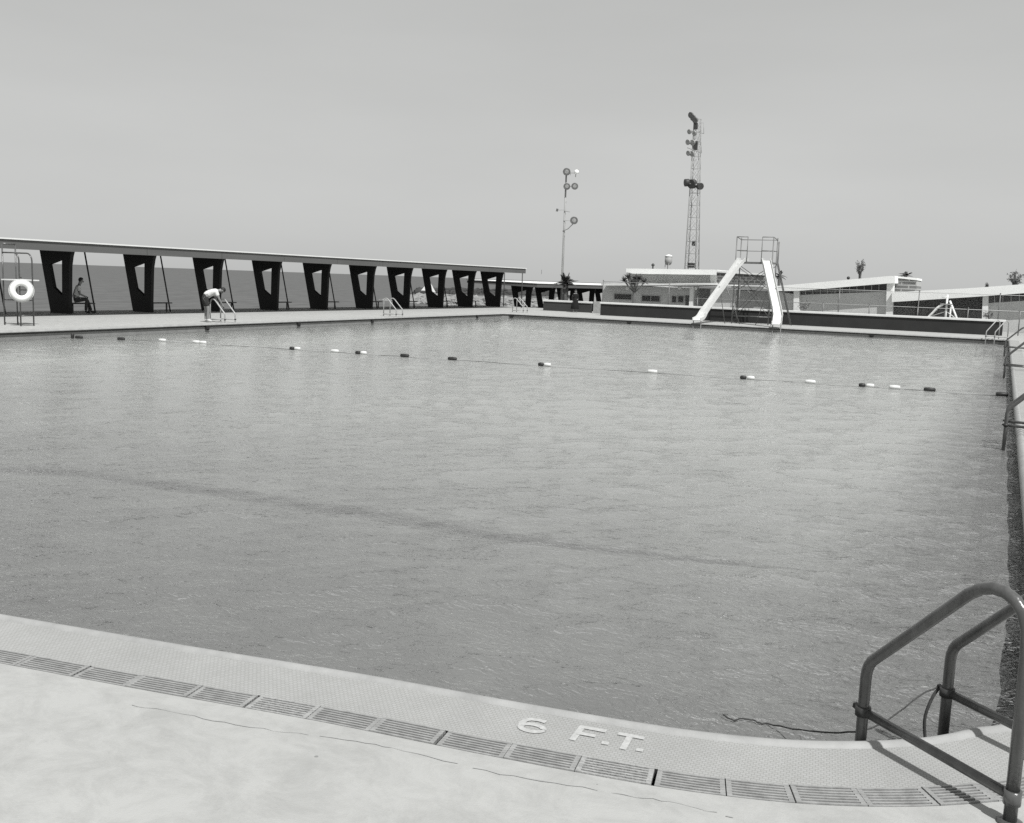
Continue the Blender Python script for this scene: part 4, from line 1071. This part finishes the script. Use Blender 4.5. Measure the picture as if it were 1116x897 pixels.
b.build('crown', 'leaf_dk', yu, recalc=False)
palm(847.5, 330, 80, 300, 'palm', 'small palm top showing over the roof just right of the slide', 'palm', .62, 16, .12, (-.2, 1.2), GZ)
palm(984.5, 330, 84, 300, 'palm', 'small dark palm top above the louvred roof block', 'palm', .7, 14, .14, (-.2, 1.3), GZ)
def tree(x, Y, y_top, y_low, wpx, name, lab, n, size, seeds=5, m='leaf_md'):
    base = PY(x, 330, Y); base.z = GZ; zt_ = PY(x, y_top, Y).z - GZ; zl = PY(x, y_low, Y).z - GZ
    r_ = (PY(x + wpx, 300, Y).x - base.x)
    t_ = thing(name, lab, 'tree', base)
    b = MB(); b.tube([(0, 0, 0), (.1, 0, zl*.7), (0, 0, zl)], .15, 8, radii=[.2, .15, .1])
    br = []
    for k in range(26):
        az = random.random()*6.28; e = Vector((math.cos(az)*r_*random.uniform(.2, .95), math.sin(az)*r_*random.uniform(.2, .95), zl + (zt_-zl)*random.uniform(.25, 1)))
        m_ = Vector((e.x*.35, e.y*.35, zl*.75 + e.z*.25)); b.tube([(0, 0, zl*random.uniform(.6, .95)), m_, e], .03, 5, radii=[.05, .03, .01]); br.append((m_, e))
    b.build('trunk', 'twig', t_)
    b = MB()
    for m_, e in br:
        for k in range(n):
            f = random.uniform(.35, 1.05); c = m_.lerp(e, f) + Vector((random.gauss(0, 1), random.gauss(0, 1), random.gauss(0, 1)))*r_*.13
            leaf_quads(b, c, .12, 2, size, 1, 1.5)
    b.build('crown', m, t_, recalc=False)
tree(935, 95, 283, 300, 9.5, 'tree', 'thin feathery tree above the white hall roof', 6, .2)
tree(1104, 100, 294, 311, 13, 'tree', 'feathery grey tree above the annex roof at the picture edge', 7, .2)
tree(1074, 92, 309, 318, 4, 'shrub', 'few thin tufts showing over the annex roof', 4, .2)
p = PY(924.6, 303, 88); 
cv = thing('vent_cowl', 'tiny dark cowl on a stalk left of the feathery tree', 'vent', (p.x, p.y, GZ))
b = MB(); b.tube([(0, 0, 0), (0, 0, p.z - GZ)], .05, 6); b.build('stalk', 'pole', cv)
b = MB(); b.ball((0, 0, p.z - GZ), .14, 8); b.build('cowl', 'steel_dk', cv)
# small bushes at the foot of the hall wall
def bush(x, y, Y, r_, lab):
    p = PY(x, y, Y); t_ = thing('bush', lab, 'bush', (p.x, Y, 0), group='bushes at the hall wall')
    b = MB(); b.tube([(0, 0, 0), (.03, 0, p.z)], .03, 5)
    for k in range(6):
        az = k*1.05; b.tube([(0, 0, p.z*.4), (math.cos(az)*r_*.6, math.sin(az)*r_*.6, p.z + random.uniform(-.2, .2)*r_)], .012, 5)
    b.build('stem', 'twig', t_); b = MB(); leaf_quads(b, Vector((0, 0, p.z)), r_, 150, .14, .9); b.build('foliage', 'leaf_md', t_, recalc=False)
bush(876.5, 333, 66.6, .42, 'small grey bush against the white hall wall beside its left column')
bush(1077, 343, 66.6, .3, 'thin small bush against the annex wall by its white column')

# ------------------------------------------------------------------ people
def skin(name, verts, edges, radii, m, parent, root=0, sub=2):
    me = bpy.data.meshes.new(name); me.from_pydata([tuple(v) for v in verts], edges, [])
    o = bpy.data.objects.new(name, me); COL.objects.link(o)
    o.modifiers.new('s', 'SKIN'); ss = o.modifiers.new('d', 'SUBSURF'); ss.levels = ss.render_levels = sub
    lay = me.skin_vertices[0] if me.skin_vertices else None
    for i, r_ in enumerate(radii):
        lay.data[i].radius = (r_, r_) if not isinstance(r_, tuple) else r_
        lay.data[i].use_root = (i == root)
    dg = bpy.context.evaluated_depsgraph_get(); dg.update()
    nm = bpy.data.meshes.new_from_object(o.evaluated_get(dg)); nm.name = name
    o.modifiers.clear(); o.data = nm; nm.materials.clear(); nm.materials.append(M[m])
    for p_ in nm.polygons: p_.use_smooth = True
    o.parent = parent
    return o
def person(name, lab, loc, rz, J, wear, scale=1.0):
    """J: joint name -> (x forward, y left, z up)"""
    t_ = thing(name, lab, 'person', loc, rz); t_.scale = (scale,)*3
    J = {k: Vector(v) for k, v in J.items()}
    names = ['pelvis', 'belly', 'chest', 'neck', 'chin', 'head', 'crown', 'shL', 'elL', 'wrL', 'haL', 'shR', 'elR', 'wrR', 'haR', 'hipL', 'knL', 'anL', 'toL', 'hipR', 'knR', 'anR', 'toR']
    hd = (J['crown'] - J['neck']).normalized()
    J.setdefault('chin', J['neck'].lerp(J['head'], .45))
    edges_n = [('pelvis', 'belly'), ('belly', 'chest'), ('chest', 'neck'), ('neck', 'chin'), ('chin', 'head'), ('head', 'crown'), ('chest', 'shL'), ('shL', 'elL'), ('elL', 'wrL'), ('wrL', 'haL'), ('chest', 'shR'), ('shR', 'elR'), ('elR', 'wrR'), ('wrR', 'haR'),
               ('pelvis', 'hipL'), ('hipL', 'knL'), ('knL', 'anL'), ('anL', 'toL'), ('pelvis', 'hipR'), ('hipR', 'knR'), ('knR', 'anR'), ('anR', 'toR')]
    rad = dict(pelvis=.14, belly=.13, chest=.145, neck=.055, chin=.072, head=.092, crown=.06, shL=.066, elL=.043, wrL=.03, haL=.038, hipL=.092, knL=.06, anL=.042, toL=.038)
    rad.update(shR=.066, elR=.043, wrR=.03, haR=.038, hipR=.092, knR=.06, anR=.042, toR=.038)
    verts = [J[n] for n in names]; edges = [(names.index(a), names.index(b_)) for a, b_ in edges_n]; rr_ = [rad[n] for n in names]
    # nose and ears
    fw = (J['face'] - J['head']).normalized(); lf = fw.cross(hd).normalized()
    body = skin('body', verts, edges, rr_, 'skin', t_)
    bm = bmesh.new(); bm.from_mesh(body.data)
    def blob(c, r_, sc):
        mt = Matrix.Translation(c) @ Matrix.Diagonal((sc[0], sc[1], sc[2], 1)); bmesh.ops.create_uvsphere(bm, u_segments=8, v_segments=6, radius=r_, matrix=mt)
    blob(J['head'] + fw*.095 - hd*.015, .022, (1, .8, 1.1))
    for sg in (-1, 1): blob(J['head'] + lf*sg*.088, .026, (1, .5, 1.2))
    for h_, w_ in (('haL', 'wrL'), ('haR', 'wrR')):
        d = (J[h_] - J[w_]).normalized(); sd = d.cross(Vector((0, 0, 1)))
        sd = sd.normalized() if sd.length > .1 else Vector((0, 1, 0)); dn = d.cross(sd).normalized()
        for k in range(4):
            r0 = J[h_] + sd*(k - 1.5)*.019; L_ = (.07, .08, .075, .06)[k]; prev = r0
            pts = [r0, r0 + d*L_*.5, r0 + d*L_*.85 + dn*.02, r0 + d*L_ + dn*.045]
            mb_ = MB(); mb_.b.free(); mb_.b = bm; mb_.tube(pts, .008, 5, radii=[.0095, .009, .008, .006])
        r0 = J[h_] - d*.03 + sd*.03
        mb_ = MB(); mb_.b.free(); mb_.b = bm; mb_.tube([r0, r0 + sd*.03 + d*.03, r0 + sd*.035 + d*.06], .01, 5, radii=[.012, .01, .008])
    bm.to_mesh(body.data); bm.free()
    for p_ in body.data.polygons: p_.use_smooth = True
    # eyes and mouth are small dark marks on the face
    e_ = MB()
    for sg in (-1, 1): e_.ball(J['head'] + fw*.086 + lf*sg*.034 + hd*.012, .011, 8)
    e_.bar(J['head'] + fw*.083 - hd*.055 + lf*.022, J['head'] + fw*.083 - hd*.055 - lf*.022, .012, .008); e_.build('face_features', 'hair', t_)
    # hair: a cap over the back and top of the head
    h_ = MB(); h_.ball(J['head'] + hd*.038 - fw*.022, .103, 14); bm = h_.b
    cut = [v for v in bm.verts if (v.co - J['head']).dot(fw) > .035 and (v.co - J['head']).dot(hd) < .055]
    bmesh.ops.delete(bm, geom=cut, context='VERTS'); h_.build('hair', 'hair', t_)
    for nm, segs, extra, m in wear:
        ns = []
        for s_ in segs:
            for q_ in s_:
                if q_ not in ns: ns.append(q_)
        vv, rr2 = [], []
        for q_ in ns:
            if isinstance(q_, tuple): a, b_, f = q_; vv.append(J[a].lerp(J[b_], f)); rr2.append(rad[a]*(1-f) + rad[b_]*f + extra)
            else: vv.append(J[q_]); rr2.append(rad[q_] + extra)
        skin(nm, vv, [(ns.index(s_[i]), ns.index(s_[i+1])) for s_ in segs for i in range(len(s_)-1)], rr2, m, t_)
    return t_
short_shirt = [['pelvis', 'belly', 'chest', ('chest', 'neck', .6)], ['chest', 'shL', ('shL', 'elL', .6)], ['chest', 'shR', ('shR', 'elR', .6)]]
trousers = [['belly2', 'pelvis'], ['pelvis', 'hipL', 'knL', ('knL', 'anL', .95)], ['pelvis', 'hipR', 'knR', ('knR', 'anR', .95)]]
trousers = [[('pelvis', 'belly', .4), 'pelvis', 'hipL', 'knL', ('knL', 'anL', .95)], ['pelvis', 'hipR', 'knR', ('knR', 'anR', .95)]]
shorts = [[('pelvis', 'belly', .5), 'pelvis', 'hipL', ('hipL', 'knL', .8)], ['pelvis', 'hipR', ('hipR', 'knR', .8)]]
shoesL = [[('knL', 'anL', .93), 'anL', 'toL']]; shoesR = [[('knR', 'anR', .93), 'anR', 'toR']]

# seated man: leaning forward on the bench, forearms on his thighs, shins slanting forward
seat_z = .45
man_p = PX(79.5, 335, -36.55)
seated = dict(pelvis=(0, 0, .60), belly=(.05, 0, .80), chest=(.11, 0, 1.04), neck=(.17, 0, 1.21), head=(.24, 0, 1.36), crown=(.26, 0, 1.47), face=(.34, 0, 1.33),
    shL=(.12, .19, 1.10), elL=(.16, .24, .82), wrL=(.36, .13, .72), haL=(.43, .09, .69), shR=(.12, -.19, 1.10), elR=(.16, -.24, .82), wrR=(.36, -.13, .73), haR=(.43, -.08, .70),
    hipL=(.02, .10, .58), knL=(.45, .15, .60), anL=(.62, .14, .09), toL=(.80, .16, .045), hipR=(.02, -.10, .58), knR=(.43, -.14, .60), anR=(.38, -.14, .09), toR=(.56, -.15, .045))
person('person', 'seated person in pale shirt and dark trousers leaning forward on a bench', (man_p.x + .10, man_p.y + .05, 0), R(56), seated,
    [('shirt', short_shirt, .018, 'shirt'), ('trousers', trousers, .02, 'trouser'), ('shoe', shoesL, .012, 'shoe_dk'), ('shoe', shoesR, .012, 'shoe_dk')], 1.04)
# bending person: legs straight, back level, arms reaching down to the rail
bp_ = G(228, 352)
bend = dict(pelvis=(-.10, 0, .95), belly=(.06, 0, 1.07), chest=(.27, 0, 1.17), neck=(.42, 0, 1.19), head=(.55, 0, 1.20), crown=(.65, 0, 1.21), face=(.56, 0, 1.10),
    shL=(.30, .19, 1.14), elL=(.36, .22, .86), wrL=(.47, .18, .64), haL=(.51, .16, .57), shR=(.30, -.19, 1.14), elR=(.40, -.22, .87), wrR=(.52, -.17, .66), haR=(.56, -.15, .59),
    hipL=(-.09, .10, .90), knL=(-.02, .12, .49), anL=(-.05, .12, .09), toL=(.12, .13, .045), hipR=(-.09, -.10, .90), knR=(.02, -.12, .49), anR=(-.02, -.12, .09), toR=(.15, -.13, .045))
person('person', 'person in pale shirt and dark shorts bending over a pool ladder', (-28.98, PX(226, 352, -28.98).y, 0), R(56), bend,
    [('shirt', short_shirt, .02, 'shirt'), ('shorts', shorts, .022, 'shorts'), ('shoe', shoesL, .012, 'shoe_lt'), ('shoe', shoesR, .012, 'shoe_lt')], 1.06)
# standing person in a long dark coat before the planter wall
sd_ = PY(627, 340.5, 62.3)
stand = dict(pelvis=(0, 0, .92), belly=(0, 0, 1.08), chest=(.01, 0, 1.30), neck=(.02, 0, 1.47), head=(.04, 0, 1.61), crown=(.04, 0, 1.70), face=(.14, 0, 1.60),
    shL=(0, .18, 1.38), elL=(-.02, .26, 1.10), wrL=(.12, .16, 1.00), haL=(.18, .10, 1.0), shR=(0, -.18, 1.38), elR=(-.02, -.27, 1.10), wrR=(.05, -.25, .86), haR=(.07, -.24, .79),
    hipL=(0, .09, .88), knL=(.02, .10, .48), anL=(-.02, .10, .08), toL=(.13, .12, .04), hipR=(0, -.09, .88), knR=(.02, -.10, .48), anR=(-.02, -.10, .08), toR=(.13, -.12, .04))
pw = person('person', 'standing person in a long dark coat in front of the planter wall', (sd_.x, 62.2, 0), R(-40), stand,
    [('sleeved_top', [['pelvis', 'belly', 'chest', ('chest', 'neck', .6)], ['chest', 'shL', 'elL', ('elL', 'wrL', .9)], ['chest', 'shR', 'elR', ('elR', 'wrR', .9)]], .022, 'coat'),
     ('shoe', shoesL, .012, 'shoe_lt'), ('shoe', shoesR, .012, 'shoe_lt')], .90)
b = MB(); b.lathe([(.33, .26), (.335, .27), (.29, .55), (.23, .85), (.19, 1.05), (.17, 1.12)], (0, 0, 0), (0, 0, 1), 18); b.build('coat_skirt', 'coat', pw)

# ------------------------------------------------------------------ camera, sun, sky
o0 = ray(CX, CY).normalized(); rx = (ray(CX + 1, CY) - ray(CX, CY)).normalized(); up = -(ray(CX, CY + 1) - ray(CX, CY)).normalized()
cam = bpy.data.cameras.new('camera'); co = bpy.data.objects.new('camera', cam); COL.objects.link(co)
mw = Matrix((rx, up, -o0)).transposed().to_4x4(); mw.translation = Vector((0, 0, CAMH)); co.matrix_world = mw
cam.sensor_fit = 'HORIZONTAL'; cam.sensor_width = 36; cam.lens = 36 * FPX / 1116; cam.clip_start = .05; cam.clip_end = 60000
C.camera = co

SUN_EL = R(57); SUN_DIR = Vector((0.813, -0.582, 0)).normalized()
sdir = Vector((SUN_DIR.x * math.cos(SUN_EL), SUN_DIR.y * math.cos(SUN_EL), math.sin(SUN_EL)))
sun = bpy.data.lights.new('sun', 'SUN'); sun.energy = 5.0; sun.angle = R(0.55); sun.color = (1.0, 0.995, 0.985)
so = bpy.data.objects.new('sun', sun); COL.objects.link(so)
so.rotation_euler = sdir.to_track_quat('Z', 'Y').to_euler()

wd_ = bpy.data.worlds.new('World'); C.world = wd_; wd_.use_nodes = True
nt = wd_.node_tree; N = nt.nodes; L = nt.links; bg = N['Background']
sky = N.new('ShaderNodeTexSky'); sky.sky_type = 'NISHITA'; sky.sun_disc = False; sky.sun_elevation = SUN_EL
sky.sun_rotation = math.atan2(SUN_DIR.x, SUN_DIR.y); sky.dust_density = 2.0; sky.air_density = 1.0
bw = N.new('ShaderNodeRGBToBW'); L.new(sky.outputs[0], bw.inputs[0])
# thin high haze evens the sky out: compress its range, add faint streaks
pw_ = N.new('ShaderNodeMath'); pw_.operation = 'POWER'; pw_.inputs[1].default_value = 0.10; L.new(bw.outputs[0], pw_.inputs[0])
tc = N.new('ShaderNodeTexCoord'); mp = N.new('ShaderNodeMapping'); mp.inputs['Scale'].default_value = (1.2, 1.2, 5); L.new(tc.outputs['Generated'], mp.inputs[0])
nn = N.new('ShaderNodeTexNoise'); nn.inputs['Scale'].default_value = 1.6; nn.inputs['Detail'].default_value = 6; L.new(mp.outputs[0], nn.inputs['Vector'])
mr = N.new('ShaderNodeMapRange'); mr.inputs['From Min'].default_value = .3; mr.inputs['From Max'].default_value = .7; mr.inputs['To Min'].default_value = .955; mr.inputs['To Max'].default_value = 1.045; L.new(nn.outputs['Fac'], mr.inputs[0])
mm = N.new('ShaderNodeMath'); mm.operation = 'MULTIPLY'; sx_ = N.new('ShaderNodeSeparateXYZ'); L.new(tc.outputs['Generated'], sx_.inputs[0])
hz = N.new('ShaderNodeMapRange'); hz.inputs['From Min'].default_value = 0.0; hz.inputs['From Max'].default_value = 0.45; hz.inputs['To Min'].default_value = 1.10; hz.inputs['To Max'].default_value = 1.0; hz.interpolation_type = 'SMOOTHSTEP'
L.new(sx_.outputs['Z'], hz.inputs[0])
m0 = N.new('ShaderNodeMath'); m0.operation = 'MULTIPLY'; L.new(pw_.outputs[0], m0.inputs[0]); L.new(hz.outputs[0], m0.inputs[1])
L.new(m0.outputs[0], mm.inputs[0]); L.new(mr.outputs[0], mm.inputs[1])
SKYK = 4.6
mk = N.new('ShaderNodeMath'); mk.operation = 'MULTIPLY'; mk.inputs[1].default_value = SKYK; L.new(mm.outputs[0], mk.inputs[0])
vm = N.new('ShaderNodeVectorMath'); vm.operation = 'SCALE'; vm.inputs[0].default_value = TINT; L.new(mk.outputs[0], vm.inputs['Scale'])
L.new(vm.outputs[0], bg.inputs['Color']); bg.inputs['Strength'].default_value = 0.10

C.view_settings.view_transform = 'Standard'; C.view_settings.look = 'None'; C.view_settings.gamma = 1.0; C.view_settings.exposure = 0.0
C.view_settings.use_curve_mapping = False
C.cycles.max_bounces = 6; C.cycles.transparent_max_bounces = 12; C.cycles.caustics_reflective = False; C.cycles.caustics_refractive = False
C.cycles.use_denoising = False; C.cycles.sample_clamp_direct = 2.5; C.cycles.sample_clamp_indirect = 2.0
